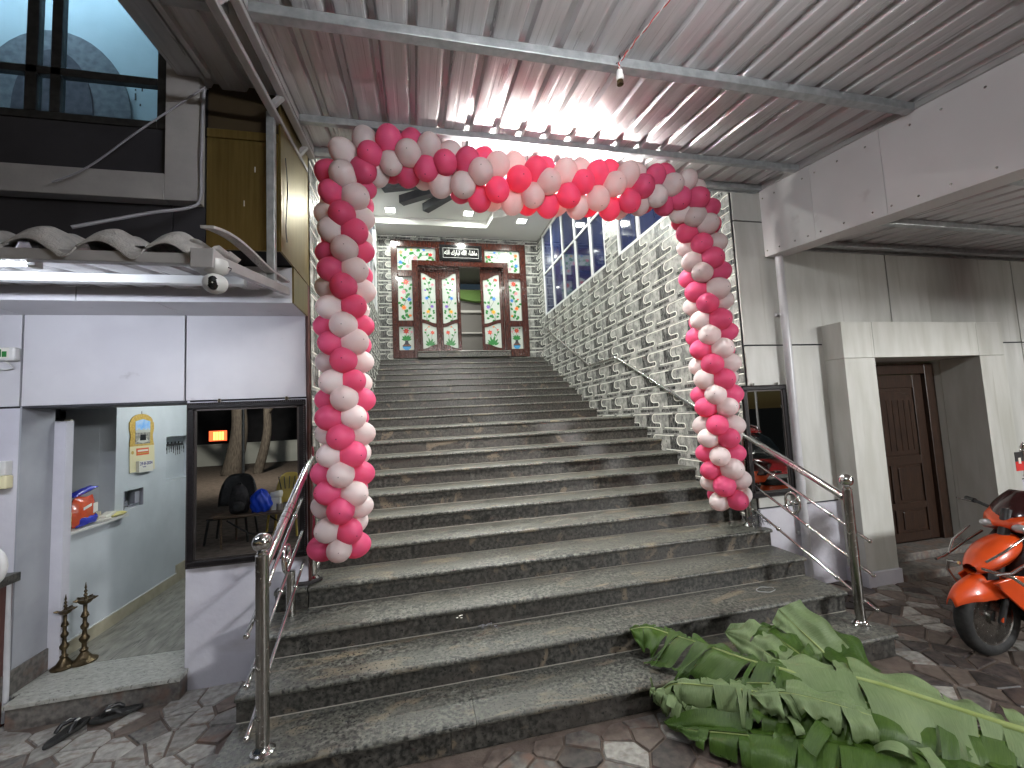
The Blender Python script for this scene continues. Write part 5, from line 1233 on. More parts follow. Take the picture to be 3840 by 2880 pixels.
mb = MB(); mb.box(-1.36, -1.2, .462, RY, 3.93, 6.0); obj('side_wall', mb, M['blue_wall'], ur); mb = MB(); mb.box(-4.7, -4.6, .2, RY, 3.40, 6.0); obj('side_wall', mb, M['blue_wall'], ur)
mb = MB(); mb.box(-4.7, -1.14, .2, RY+.1, 6.0, 6.1); obj('ceiling', mb, M['blue_wall'], ur)
mb = MB(); mb.box(-4.7, -1.2, .35, .42, 4.601, 6.0); obj('front_wall', mb, M['ledge'], ur)
def arch_poly(cx, zb, rx, rz, n=20): return [(cx+rx*math.cos(PI*i/n), zb+rz*math.sin(PI*i/n)) for i in range(n+1)]
for (cx, zb, rx, rz, y_, m_, nm) in ((-2.31, 3.90, .44, .59, RY-.02, 'arch_grey', 'arch_surround'), (-2.31, 3.90, .225, .44, RY-.034, 'arch_dark', 'arch_recess')):
    mb = MB(); mb.prism([(cx-rx, 3.45), (cx+rx, 3.45)]+arch_poly(cx, zb, rx, rz), y_, y_+.013, 'xz'); obj(nm, mb, M[m_], ur)
for x_, z_, h_ in ((-1.86, 4.06, .05), (-1.86, 4.13, .012), (-1.82, 4.13, .03), (-1.83, 4.02, .015)):
    mb = MB(); mb.box(x_, x_+.008, RY-.004, RY-.001, z_, z_+h_); obj('paint_drip', mb, M['black_plastic'], ur)
t = thing('tube_light', 'assumed lit tube light in the blue upper room, above the bay window', 'tube light', (-2.6, .4, 5.4))  # unseen tube, assumed as the source of the room's blue light
mb = MB(); mb.tube([(-3.1, .47, 5.2), (-1.9, .47, 5.2)], .014, 10); obj('tube', mb, M['tube_upper'], t, smooth=50); mb = MB(); mb.box(-3.15, -1.85, .422, .45, 5.18, 5.22); obj('batten', mb, M['alu_white'], t)

# ---- small canopy over the doorway
sc2 = thing('porch_canopy', 'small tile edged metal canopy over the left doorway', 'canopy', (-2, 0, 2.5))
def pz(y): return 2.632+.16*(y-.62)
sheet(sc2, -.88-RIB*5, 5, -.33, .69, pz, M['sheet']); sheet(sc2, -.88-RIB*10, 5, -.33, .69, lambda y: pz(y)+.0022, M['sheet']); sheet(sc2, -.88-RIB*15, 5, -.33, .69, pz, M['sheet'])
mb = MB(); mb.bar((-4.4, -.345, pz(-.34)-.027), (-.87, -.345, pz(-.34)-.027), .04, .045); obj('eave_beam', mb, M['steel_paint'], sc2, bevel=.003)
mb = MB(); mb.bar((-4.4, .20, pz(.20)-.028), (-.90, .20, pz(.20)-.028), .045, .045); obj('purlin', mb, M['alu_white'], sc2, bevel=.003)
mb = MB(); mb.bar((-.835, -.36, pz(-.36)-.02), (-.805, .62, pz(.62)-.02), .035, .05); obj('side_arm', mb, M['steel_paint'], sc2, bevel=.003)
mb = MB(); mb.box(-.892, -.805, -.40, -.30, pz(-.35)-.075, pz(-.35)+.01); obj('corner_box', mb, M['steel_paint'], sc2, bevel=.004)
# wavy tile-effect sheet folded over the eave
for k in range(9):
    xb = -.83-.235*(k+1)
    def wav(a, b, xb=xb):
        xx = xb+a*.235; yy = -.40+b*.34; st_ = .012*(1-((b*3) % 1)) if b < .999 else 0
        prof = .055*math.sin(PI*min(1, a/.70)) if a < .70 else -.03*math.sin(PI*(a-.70)/.30)
        dr_ = -.075*max(0, 1-b*4)**1.5
        return (xx, yy+.02*max(0, 1-b*4), pz(yy)+.045+prof+st_+dr_*(.6+.4*math.sin(PI*a)))
    mb = MB(); mb.grid(wav, 18, 12)
    o_ = obj('roof_tile', mb, M['mesh_sheet'], sc2, smooth=60, fix=False); so = o_.modifiers.new('solid', 'SOLIDIFY'); so.thickness = .006
mb = MB(); pts_ = []
for i in range(15):
    a = i/14; pts_.append(Vector((-.83+.01*a, -.40+a*1.05, pz(-.40+a*1.05)+.05+.105*math.sin(PI*.12)*(1-a)+.06*math.sin(PI*min(1, a*1.3+.1))*(1-a))))
for i in range(14): mb.bar(pts_[i], pts_[i+1], .05, .012)
obj('verge_trim', mb, M['mesh_sheet'], sc2)
mb = MB(); mb.box(-.845, -.80, .36, .405, 2.58, 3.66); tag(obj('steel_post', mb, M['galv'], None, bevel=.004), 'grey square steel post between the gold panels', 'post')
t = thing('tube_light', 'bright tube light under the porch canopy at the left edge', 'tube light', (-2.2, -.26, 2.45))
mb = MB(); mb.tube([(-2.72, -.295, 2.438), (-1.505, -.295, 2.438)], .014, 12); obj('tube', mb, M['tube_left'], t, smooth=50)
mb = MB(); mb.box(-2.76, -1.47, -.312, -.278, 2.456, 2.478); mb.box(-1.503, -1.47, -.313, -.277, 2.418, 2.4555); obj('batten', mb, M['alu_white'], t, bevel=.003)
cc = thing('security_camera', 'round white security camera with black lens under the porch canopy corner', 'camera', (-.87, -.34, 2.35))
c_ = Vector((-.82, -.345, 2.405)); mb = MB(); mb.lathe([(.03, .05), (.045, .045), (.049, .02), (.045, 0), (.03, -.012), (.012, -.018)], c_, 24); obj('base', mb, M['white_plastic'], cc, smooth=50)
hd = c_+Vector((0, -.003, -.055)); mb = MB(); mb.ball(hd, .047, 28, 0, (1, 1, .92)); obj('head', mb, M['white_plastic'], cc, smooth=60)
D_ = Vector((.18, -1, -.18)).normalized(); X_ = D_.cross(Vector((0, 0, 1))).normalized(); Z_ = X_.cross(D_)
mb = MB(); mb.lathe([(.030, .034), (.026, .0405), (.016, .0455), (.001, .0475)], hd, 24, 0, (X_*.8, Z_, D_)); ln = obj('lens_face', mb, M['dark_glass'], cc, smooth=50)
mb = MB(); mb.ball(hd+D_*.0475, .003, 8); obj('lens', mb, M['white_plastic'], ln)
mb = MB(); mb.tube([c_+Vector((.045, 0, .02)), c_+Vector((.062, -.005, .012)), c_+Vector((.058, -.005, .0))], .0025, 6); obj('cable_tail', mb, M['cable'], cc)
def cable(label, pts, r=.006, m='cable'):
    P = [Vector(p) for p in pts]; dn = []
    for i in range(len(P)-1):
        p0, p1, p2, p3 = P[max(i-1, 0)], P[i], P[i+1], P[min(i+2, len(P)-1)]
        for k in range(8):
            t_ = k/8; dn.append(.5*((2*p1)+(p2-p0)*t_+(2*p0-5*p1+4*p2-p3)*t_*t_+(3*p1-p0-3*p2+p3)*t_**3))
    dn.append(P[-1]); mb = MB(); mb.tube(dn, r, 8)
    return tag(obj('cable', mb, M[m], None, smooth=60), label, 'cable')
cable('dark cable running down the bay window corner to the porch canopy', [(-1.16, .33, 3.74), (-1.17, .335, 3.65), (-1.178, .335, 3.3), (-1.18, .335, 3.07), (-1.22, .30, 2.99), (-1.36, .2, 2.90), (-1.6, .05, 2.74)], .009, 'cable_grey')
cable('thin cable slanting across the blue window panes', [(-1.15, .32, 3.74), (-1.29, .31, 3.60), (-1.48, .30, 3.41), (-1.70, .30, 3.19), (-1.86, .30, 3.09)], .005, 'cable_grey')
cable('thin cable looped down the gold side panel', [(-.775, .50, 3.45), (-.77, .52, 3.25), (-.775, .5, 3.0), (-.775, .52, 2.9)], .003, 'cable')

# ================================================================== SCOOTER (local: +x forward)
sx = thing('motor_scooter', 'orange motor scooter with dark visor and crash bars at the right edge', 'scooter', (3.665, -.15, 0), PI-.03)
def sob(nm, mb, m, par=sx, smooth=50, bevel=0): return obj(nm, mb, M[m], par, smooth=smooth, bevel=bevel, world=False)
def ring_pts(c, R, n=40): return [Vector((c[0]+R*math.cos(2*PI*k/n), c[1], c[2]+R*math.sin(2*PI*k/n))) for k in range(n)]
def wheel(cx, R=.25, nm='wheel'):
    c = (cx, 0, R+.003); mb = MB(); prof = []
    for i in range(12):
        a = 2*PI*i/12; prof.append((R-.046+.046*math.cos(a), .047*math.sin(a)))
    vs = []; n = 44
    for k in range(n):
        q = 2*PI*k/n
        for r_, y_ in prof: vs.append((c[0]+r_*math.cos(q), y_, c[2]+r_*math.sin(q)))
    fs = [(k*12+i, k*12+(i+1) % 12, ((k+1) % n)*12+(i+1) % 12, ((k+1) % n)*12+i) for k in range(n) for i in range(12)]
    mb._add(vs, fs, 0); ty = sob(nm, mb, 'rubber')
    mb = MB(); ax = (Vector((1, 0, 0)), Vector((0, 0, 1)), Vector((0, -1, 0)))
    mb.lathe([(R-.085, -.03), (R-.075, -.034), (R-.07, 0), (R-.075, .034), (R-.085, .03), (R-.092, 0), (R-.085, -.03)], c, 40, 0, ax); mb.lathe([(.045, -.045), (.045, .045), (.02, .05)], c, 20, 0, ax)
    for k in range(5):
        a = 2*PI*k/5+.2; d = Vector((math.cos(a), 0, math.sin(a))); C0 = Vector(c); mb.bar(C0+d*.035, C0+d*(R-.088), .03, .03, (0, 1, 0))
    obj('rim', mb, M['chrome_dark'], ty, smooth=40, world=False)
    mb = MB(); mb.lathe([(.075, .040), (.075, .044), (.02, .044)], c, 28, 0, ax); obj('brake_drum', mb, M['galv'], ty, smooth=40, world=False)
    return ty
wheel(0); wheel(-1.22)
# front mudguard
mb = MB()
def fend(a, b):
    q = math.radians(22+a*118); R = .285; v_ = b*2-1
    wd = .088*(.30+.70*min(1, a*3.0))*(1-.3*max(0, a-.75)/.25)
    return (R*math.cos(q)*(1.0+.10*max(0, .3-a)/.3), wd*v_, .25+R*math.sin(q)+.045*max(0, .35-a)/.35-(.05+.09*min(1, a*2))*abs(v_)**2.4)
mb.grid(fend, 22, 10); o_ = sob('front_mudguard', mb, 'orange_paint', smooth=60); s_ = o_.modifiers.new('s', 'SOLIDIFY'); s_.thickness = .006
for s_ in (-1, 1):
    mb = MB(); poly = [(.06, .50), (-.10, .535), (-.52, .50), (-.46, .42), (-.36, .30), (-.30, .10), (-.24, .12), (-.14, .30)]
    mb.loft([[Vector((x_, s_*(.10+.10*max(0, -x_)/.5), z_)) for x_, z_ in poly], [Vector((x_, s_*(.085+.10*max(0, -x_)/.5), z_)) for x_, z_ in poly]]); sob('apron_wing', mb, 'orange_paint', bevel=.006)
mb = MB(); mb.bar((.0, .08, .24), (-.16, .06, .50), .012, .03)
sob('mudguard_stay', mb, 'orange_paint', bevel=.004)
mb = MB()
for s_ in (-1, 1): mb.tube([(0, s_*.07, .228), (-.05, s_*.075, .36), (-.13, s_*.06, .52)], .017, 10)
mb.tube([(-.13, 0, .48), (-.30, 0, .92)], .03, 12); sob('fork', mb, 'black_plastic')
# apron (front shield): lofted rounded sections up the steering slope
def sect(x, z, w_, d, n=18, sq=2.6):
    P = []
    for k in range(n):
        a = 2*PI*k/n; ca, sa = math.cos(a), math.sin(a)
        P.append(Vector((x+d*math.copysign(abs(ca)**(2/sq), ca), w_*math.copysign(abs(sa)**(2/sq), sa), z)))
    return P
mb = MB(); mb.loft([sect(-.30, .20, .13, .05), sect(-.30, .38, .17, .08), sect(-.30, .54, .19, .12), sect(-.32, .66, .16, .10), sect(-.38, .76, .12, .08)]); sob('apron', mb, 'black_plastic', smooth=60)
mb = MB()
def nose(a, b):
    v_ = b*2-1; q = b*2*PI
    L_ = math.sin(PI*min(1, .06+.94*a))**.6
    return (.095-.46*a, .105*L_*math.cos(q), .565+.165*a+.012*math.sin(PI*a)+.085*L_*math.sin(q))
mb.grid(nose, 16, 20); sob('front_panel', mb, 'orange_paint', smooth=60)
mb = MB(); mb.loft([[Vector((.035, y_*.05, .50)) for y_ in (-1, 1)]+[Vector((.02, .05, .55)), Vector((.02, -.05, .55))], [Vector((-.05, y_*.06, .50)) for y_ in (-1, 1)]+[Vector((-.06, .06, .55)), Vector((-.06, -.06, .55))]]); sob('horn_grille', mb, 'black_plastic')
# headlight cowl on the handlebar
mb = MB(); mb.loft([[Vector((-.22, y_, z_)) for y_, z_ in ((-.04, .815), (.04, .815), (.04, .84), (-.04, .84))], [Vector((-.30, y_, z_)) for y_, z_ in ((-.15, .77), (.15, .77), (.13, .885), (-.13, .885))], [Vector((-.46, y_, z_)) for y_, z_ in ((-.19, .775), (.19, .775), (.17, .93), (-.17, .93))], [Vector((-.62, y_, z_)) for y_, z_ in ((-.12, .84), (.12, .84), (.10, .94), (-.10, .94))]]); sob('headlight_cowl', mb, 'orange_paint', bevel=.015)
for s_ in (-1, 1):
    mb = MB(); mb.ball((-.25, s_*.085, .815), .04, 14, 0, (.8, 1.2, .7)); sob('headlight', mb, 'lens')
    mb = MB(); mb.tube([(-.46, s_*.17, .88), (-.50, s_*.30, .91)], .012, 10); mb.tube([(-.50, s_*.30, .91), (-.53, s_*.37, .915)], .018, 10); sob('handlebar', mb, 'black_plastic')
    mb = MB(); mb.tube([(-.46, s_*.30, .91), (-.44, s_*.38, .925)], .006, 8); sob('brake_lever', mb, 'chrome')
# dark visor
mb = MB()
def vis_(a, b):
    v_ = b*2-1; return (-.27-.16*a**1.6-.20*v_*v_, .21*v_*(1-.25*a**3), .86+.18*a-.05*abs(v_)**3*a)
mb.grid(vis_, 12, 14); o_ = sob('visor', mb, 'visor', smooth=60); s_ = o_.modifiers.new('s', 'SOLIDIFY'); s_.thickness = .004
mb = MB(); mb.bar((-.40, .17, .93), (-.56, .10, 1.045), .025, .006); sob('visor_stripe', mb, 'orange_paint')
# flag rod
mb = MB(); c_ = (-.47, .03, 1.015); mb.lathe([(.03, 0), (.03, .012), (.013, .02), (.013, .045), (.019, .055), (.012, .065), (.012, .08), (.018, .09), (.012, .10), (.012, .118), (.018, .128), (.013, .14), (.013, .29), (.019, .295), (.019, .305), (.013, .31), (.018, .325), (.001, .365)], c_, 16); fr_ = sob('flag_rod', mb, 'chrome')
mb = MB(); mb.box(-.456, -.385, .028, .031, 1.245, 1.31); obj('flag_black', mb, M['black_plastic'], fr_, world=False); mb = MB(); mb.box(-.456, -.385, .028, .031, 1.18, 1.2445); obj('flag_red', mb, M['art_red'], fr_, world=False)
mb = MB(); mb.obox((-.42, .0325, 1.25), (Vector((1, 0, 0)), Vector((0, 1, 0)), Vector((0, 0, 1))), .011, .001, .02); obj('flag_mark', mb, M['paper'], fr_, world=False)
# crash bars
for s_ in (-1, 1):
    mb = MB(); mb.tube([(.09, s_*.06, .585), (.02, s_*.17, .56), (-.06, s_*.235, .47), (-.20, s_*.25, .28), (-.36, s_*.25, .08), (-.42, s_*.18, .07)], .0105, 10); mb.tube([(.14, s_*.16, .585), (.04, s_*.18, .59), (-.22, s_*.19, .68), (-.34, s_*.18, .73)], .009, 8); mb.tube([(.11, s_*.10, .64), (.0, s_*.14, .71), (-.18, s_*.15, .79)], .007, 8); sob('crash_bar', mb, 'chrome')
# body behind
mb = MB(); mb.box(-.70, -.20, -.14, .14, .25, .29); sob('floorboard', mb, 'black_plastic', bevel=.01)
mb = MB(); mb.loft([sect(-.95, .30, .12, .26), sect(-1.0, .48, .16, .36), sect(-1.02, .64, .15, .42), sect(-1.05, .70, .13, .42)]); sob('rear_body', mb, 'orange_paint', smooth=60)
mb = MB(); mb.loft([sect(-1.02, .705, .14, .42), sect(-1.02, .76, .15, .43), sect(-1.02, .79, .12, .40)]); sob('seat', mb, 'black_plastic', smooth=60)
mb = MB(); mb.tube([(-.75, .06, .27), (-.78, .16, .02)], .01, 8); sob('side_stand', mb, 'chrome_dark')

# ================================================================== BANANA LEAVES
def leafmat(name, c1, c2, rough, vein):
    m = bpy.data.materials.new(name); m.use_nodes = True; t = m.node_tree; N = t.nodes; Lk = t.links; b = N['Principled BSDF']
    b.inputs['Roughness'].default_value = rough; b.inputs['Specular IOR Level'].default_value = .4
    uv = N.new('ShaderNodeUVMap'); mp = N.new('ShaderNodeMapping'); mp.inputs['Scale'].default_value = (1, .06, 1)
    wv = N.new('ShaderNodeTexNoise'); wv.inputs['Scale'].default_value = 75; wv.inputs['Detail'].default_value = 4
    Lk.new(uv.outputs[0], mp.inputs[0]); Lk.new(mp.outputs[0], wv.inputs['Vector'])
    tc = N.new('ShaderNodeTexCoord'); nz = N.new('ShaderNodeTexNoise'); nz.inputs['Scale'].default_value = 5; nz.inputs['Detail'].default_value = 5; Lk.new(tc.outputs['Object'], nz.inputs['Vector'])
    r = N.new('ShaderNodeValToRGB'); r.color_ramp.elements[0].color = (*c1, 1); r.color_ramp.elements[1].color = (*c2, 1); r.color_ramp.elements[0].position = .3; r.color_ramp.elements[1].position = .72
    mx = N.new('ShaderNodeMix'); mx.inputs[0].default_value = .5; Lk.new(wv.outputs['Fac'], mx.inputs[2]); Lk.new(nz.outputs['Fac'], mx.inputs[3]); Lk.new(mx.outputs[0], r.inputs[0]); Lk.new(r.outputs[0], b.inputs['Base Color'])
    bp = N.new('ShaderNodeBump'); bp.inputs['Strength'].default_value = vein; bp.inputs['Distance'].default_value = .004; Lk.new(wv.outputs['Fac'], bp.inputs['Height']); Lk.new(bp.outputs[0], b.inputs['Normal'])
    ts = N.new('ShaderNodeBsdfTranslucent'); Lk.new(r.outputs[0], ts.inputs[0]); ms = N.new('ShaderNodeMixShader'); ms.inputs[0].default_value = .12
    Lk.new(b.outputs[0], ms.inputs[1]); Lk.new(ts.outputs[0], ms.inputs[2]); Lk.new(ms.outputs[0], N['Material Output'].inputs[0])
    return m
M['leaf_top'] = leafmat('leaf_top', (0.022, 0.066, 0.006), (0.085, 0.155, 0.022), .42, .7)
M['leaf_under'] = leafmat('leaf_under', (0.13, 0.20, 0.08), (0.26, 0.34, 0.16), .5, .6)
M['leaf_rib'] = mat('leaf_rib', (0.27, 0.34, 0.10), .4, c2=(0.36, 0.43, 0.17), scale=8)
M['leaf_dry'] = mat('leaf_dry', (0.42, 0.24, 0.08), .7, c2=(0.55, 0.36, 0.16), scale=12)
def cr(P, n=8):
    P = [Vector(p) for p in P]; dn = []
    for i in range(len(P)-1):
        p0, p1, p2, p3 = P[max(i-1, 0)], P[i], P[i+1], P[min(i+2, len(P)-1)]
        for k in range(n):
            t_ = k/n; dn.append(.5*((2*p1)+(p2-p0)*t_+(2*p0-5*p1+4*p2-p3)*t_*t_+(3*p1-p0-3*p2+p3)*t_**3))
    dn.append(P[-1]); return dn
def banana_leaf(label, rib, wl, wr, seed, flip=False, up=(0, 0, 1), tears=9, droop=(35, 60), sweep=.25, tip=True, ribr=.011, side_tilt=(0, 0), lift=.012, curl=.0):
    """rib from tip to stalk; flip = pale underside faces the 'up' side"""
    R_ = random.Random(seed); t = thing('banana_leaf', label, 'banana leaf', Vector(rib[len(rib)//2]), 0, 'cut banana leaves heaped at the foot of the steps')
    P = cr(rib, 10); n = len(P); L = [0]
    for a, b in zip(P[:-1], P[1:]): L.append(L[-1]+(b-a).length)
    tot = L[-1]; up = Vector(up)
    def at(s):
        d = s*tot
        for i in range(n-1):
            if L[i+1] >= d or i == n-2:
                f = (d-L[i])/max(1e-6, L[i+1]-L[i]); T = (P[i+1]-P[max(i-1, 0)]).normalized(); return P[i].lerp(P[i+1], f), T
    mb = MB(); mb.tube(P, [ribr*(.25+.75*min(1, L[i]/tot*1.6)) for i in range(n)], 8); obj('midrib', mb, M['leaf_rib'], t, smooth=60)
    order = 0
    for side, W_ in ((-1, wl), (1, wr)):
        if W_ <= 0: continue
        cuts = [0.0]+sorted(R_.uniform(.05, .97) for _ in range(tears-1))+[1.0]
        for a, b in zip(cuts[:-1], cuts[1:]):
            if b-a < .012: continue
            dr = math.radians(R_.uniform(*droop)+side_tilt[0 if side < 0 else 1]); base = math.radians(side_tilt[0 if side < 0 else 1]*.6+R_.uniform(-13, 10)); sw = sweep+R_.uniform(-.2, .2); wsc = R_.uniform(.74, 1.08); ph = R_.uniform(0, 6); cu = R_.uniform(0, curl)
            gap = .004+.006*R_.random(); order += 1
            def pt(i_, j_, off):
                s = a+(b-a)*i_; p, T = at(s); S = T.cross(up); S = S.normalized()*side; Nn = S.cross(T)*side; Nn = Nn.normalized()
                if Nn.dot(up) < 0: Nn = -Nn
                env = (min(1, s/.28)**.6) if tip else 1
                env *= 1-.25*max(0, s-.8)/.2
                wd = W_*env*wsc; x_ = 0; z_ = 0; steps = 6; q = j_*steps
                for k in range(steps):
                    f = max(0, min(1, q-k))
                    if f <= 0: break
                    an = -base-(dr+cu*(k/steps)**2*2.5)*((k+.5)/steps)
                    x_ += math.cos(an)*f/steps; z_ += math.sin(an)*f/steps
                rip = .026*math.sin(i_*PI*2*1.5+ph)*j_*min(.9, (b-a)/.1*.5)+.006*math.sin(j_*9+ph)
                taper = (i_-.5)*(-gap*2*j_/tot)
                e = p+S*(x_*wd)+Nn*(z_*wd+rip+.004)-T*(sw*wd*j_)+T*taper*tot*.5
                gh = ground_h(e.x, e.y)+lift+order*.0012
                if e.z < gh: e = Vector((e.x, e.y, gh+.010*math.sin(j_*7+ph+i_*5)**2))
                return e+Nn*off
            nu = max(4, int((b-a)*tot/.022)); nv = 12
            mb = MB(); m0, m1 = (0, 1) if not flip else (1, 0)
            uvf = lambda i_, j_, a=a, b=b: ((a+(b-a)*i_)*tot*3, j_)
            mb.grid(lambda i_, j_: pt(i_, j_, .0012), nu, nv, m0, uvf); mb.grid(lambda i_, j_: pt(i_, j_, -.0004), nu, nv, m1, uvf)
            obj('blade_strip', mb, [M['leaf_top'], M['leaf_under']], t, smooth=70, fix=False)
    return t
banana_leaf('longest banana leaf, its pale underside up and thick midrib running off the picture', [(1.83, -.27, .30), (2.02, -.37, .315), (2.22, -.49, .285), (2.40, -.60, .24), (2.56, -.73, .20), (2.75, -.87, .16), (3.1, -1.12, .10)], .15, .34, 21, True, (0, -.15, 1), 8, (14, 34), .02, False, .017, (0, 18))
banana_leaf('dark green banana leaf with its thin tip on the second step', [(1.30, .30, .315), (1.42, .27, .325), (1.54, .215, .29), (1.67, .02, .29), (1.76, -.20, .31), (1.90, -.33, .30), (2.0, -.40, .26)], .07, .32, 22, False, (.15, -.35, .9), 17, (5, 45), .30, True, .008, (0, 16), curl=.3)
banana_leaf('upright pale banana leaf tip standing against the bottom step', [(2.20, .03, .43), (2.23, -.04, .37), (2.27, -.12, .30), (2.33, -.22, .20)], .17, .10, 23, True, (-.1, -.9, .45), 3, (-10, 8), -.25, False, .007, (0, 0))
banana_leaf('rounded dark banana leaf end leaning beside the upright tip', [(2.50, -.02, .31), (2.44, -.16, .28), (2.36, -.32, .23), (2.28, -.46, .18)], .13, .15, 24, False, (-.2, -.85, .5), 2, (0, 10), -.1, True, .006)
banana_leaf('pale banana leaf piece curling up behind the dark leaf', [(1.86, .10, .30), (1.90, -.02, .31), (1.93, -.14, .29), (1.97, -.26, .25)], .15, .10, 25, True, (-.3, -.7, .65), 3, (10, 35), -.1, True, .005)
banana_leaf('short dark green banana leaf folded over behind the long midrib', [(2.03, .06, .34), (2.06, -.06, .33), (2.09, -.18, .30), (2.12, -.30, .26)], .13, .14, 26, False, (.1, -.8, .6), 3, (10, 30), .0, True, .005)
torn_leaf = banana_leaf('torn pale banana leaf with hanging strips at the lower left of the heap', [(1.27, .0, .06), (1.33, -.10, .20), (1.45, -.21, .24), (1.60, -.31, .25), (1.78, -.40, .23), (1.98, -.52, .20)], .14, .26, 27, True, (0, -.25, 1), 20, (55, 125), .1, True, .007, (0, 22), curl=.9)
banana_leaf('bright green banana leaf beneath the torn strips', [(1.24, -.16, .05), (1.38, -.22, .13), (1.58, -.34, .16), (1.80, -.48, .15), (2.05, -.62, .13), (2.4, -.80, .10)], .20, .20, 28, False, (0, -.1, 1), 15, (20, 90), .3, True, .007, (5, 12), curl=.6)
banana_leaf('broad green banana leaf lying under the long midrib', [(1.60, -.22, .23), (1.80, -.34, .26), (2.02, -.47, .245), (2.26, -.62, .20), (2.5, -.78, .15), (2.9, -1.03, .09)], .16, .34, 29, False, (0, -.2, 1), 13, (25, 75), .28, True, .009, (0, 18), curl=.5)
banana_leaf('lowest green banana leaf along the front of the heap', [(1.27, -.22, .06), (1.5, -.40, .11), (1.8, -.58, .13), (2.1, -.76, .12), (2.5, -1.0, .10), (2.9, -1.25, .08)], .22, .22, 31, False, (0, -.1, 1), 14, (15, 60), .25, True, .008, (4, 10), curl=.6)
banana_leaf('crumpled pale leaf piece lying across the middle of the heap', [(1.62, -.36, .24), (1.76, -.42, .27), (1.92, -.53, .26), (2.06, -.62, .23)], .12, .15, 32, True, (.1, -.3, 1), 5, (20, 70), -.1, True, .005, (0, 15), curl=.8)
banana_leaf('shredded pale leaf end drooping on the paving at the left of the heap', [(1.22, -.06, .17), (1.30, -.13, .16), (1.42, -.22, .14), (1.56, -.32, .12)], .12, .16, 30, True, (-.3, -.2, .9), 14, (60, 120), .3, True, .005, (10, 25), curl=.8)
rl_ = random.Random(77)
for k in range(20):
    x_ = 1.30+1.0*rl_.random()**1.2; y_ = -.14-.62*(x_-1.25)+rl_.uniform(-.14, .10); z_ = ground_h(x_, y_)+rl_.uniform(.10, .22)*(1-.25*(x_-1.3)); an = rl_.uniform(0, 6.28); d_ = Vector((math.cos(an), math.sin(an), rl_.uniform(-.3, .3))).normalized(); n_ = Vector((rl_.uniform(-.4, .4), -.3+rl_.uniform(-.4, .3), 1)).normalized(); s_ = d_.cross(n_).normalized(); L_ = rl_.uniform(.10, .20); W_ = rl_.uniform(.022, .045); cv = rl_.uniform(.5, 2.6); c0 = Vector((x_, y_, z_)); ph = rl_.uniform(0, 6)
    def stp(a, b, off):
        q = (a-.5)*cv; p_ = c0+d_*(math.sin(q)/cv*L_)-n_*((1-math.cos(q))/cv*L_)+s_*((b-.5)*2*W_*(1-.25*abs(a-.5)))+n_*(off+.006*math.sin(6*a+ph+3*b)); g_ = ground_h(p_.x, p_.y)+.012; return Vector((p_.x, p_.y, max(p_.z, g_)))
    mb = MB(); fl_ = k % 2; uvf = lambda a, b: (b*.4, a)
    mb.grid(lambda a, b: stp(a, b, .0012), 14, 5, fl_, uvf); mb.grid(lambda a, b: stp(a, b, -.0004), 14, 5, 1-fl_, uvf)
    obj('blade_strip', mb, [M['leaf_top'], M['leaf_under']], torn_leaf, smooth=70, fix=False)
mb = MB()
for k, P in enumerate(([(1.76, -.20, .27), (1.77, -.25, .24), (1.74, -.30, .21), (1.76, -.33, .19)], [(1.72, -.28, .2), (1.75, -.31, .19), (1.80, -.30, .21)])):
    P = cr(P, 5); mb.tube(P, [.009+.004*math.sin(i*2.1) for i in range(len(P))], 6)
tag(obj('dry_leaf_scrap', mb, M['leaf_dry'], None, smooth=60), 'small dry brown leaf scrap curled on the banana leaves', 'leaf')

# ================================================================== LOOSE WIRES
mb = MB(); c_ = Vector((2.58, .545, .304)); mb.tube([c_+Vector((.075*math.cos(a*PI/16), .045*math.sin(a*PI/16), .002*math.sin(a))) for a in range(31)], .0028, 6); tag(obj('wire_ring', mb, M['galv'], None, smooth=60), 'thin wire ring lying on the second step', 'wire')
rw_ = random.Random(8); mb = MB()
for k in range(7):
    c_ = Vector((.43+rw_.uniform(-.06, .06), .67+rw_.uniform(-.03, .03), .3035)); a = rw_.uniform(0, 6); mb.tube([c_, c_+Vector((.03*math.cos(a), .03*math.sin(a), .012)), c_+Vector((.05*math.cos(a+.8), .05*math.sin(a+.8), .002))], .0022, 5)
tag(obj('wire_scraps', mb, M['cable_grey'], None, smooth=60), 'small heap of cut wire scraps on the second step', 'wire')
mb = MB()
for k in range(16):
    a = rw_.uniform(0, 6.28); r_ = rw_.uniform(.04, .12); p0 = Vector((2.90, 1.05, .70)); e = Vector((2.95+rw_.uniform(-.05, .16), .99+rw_.uniform(-.05, .06), .607+rw_.uniform(0, .05))); m_ = (p0+e)/2+Vector((rw_.uniform(-.04, .05), rw_.uniform(-.05, .02), rw_.uniform(0, .07))); mb.tube(cr([p0, m_, e], 6), .0022, 5)
tag(obj('wire_bundle', mb, M['cable'], None, smooth=60), 'tangle of thin black wires by the foot of the right balloon column', 'wire')
mb = MB()
for k in range(5): mb.ball((.23+rw_.uniform(-.03, .03), .53+rw_.uniform(-.02, .02), .453-.0), .006, 6, 0, (1.4, 1, .3))
tag(obj('paint_crumbs', mb, M['paper'], None), 'few white crumbs scattered on the third step', 'crumbs')
mb = MB(); P = cr([(-.93, 1.0, .615), (-.86, .99, .63), (-.78, 1.02, .62), (-.72, 1.10, .615)], 6); mb.tube(P, .014, 8); tag(obj('black_cloth', mb, M['fabric_black'], None, smooth=60), 'black rolled cloth at the foot of the left railing upper post', 'cloth')

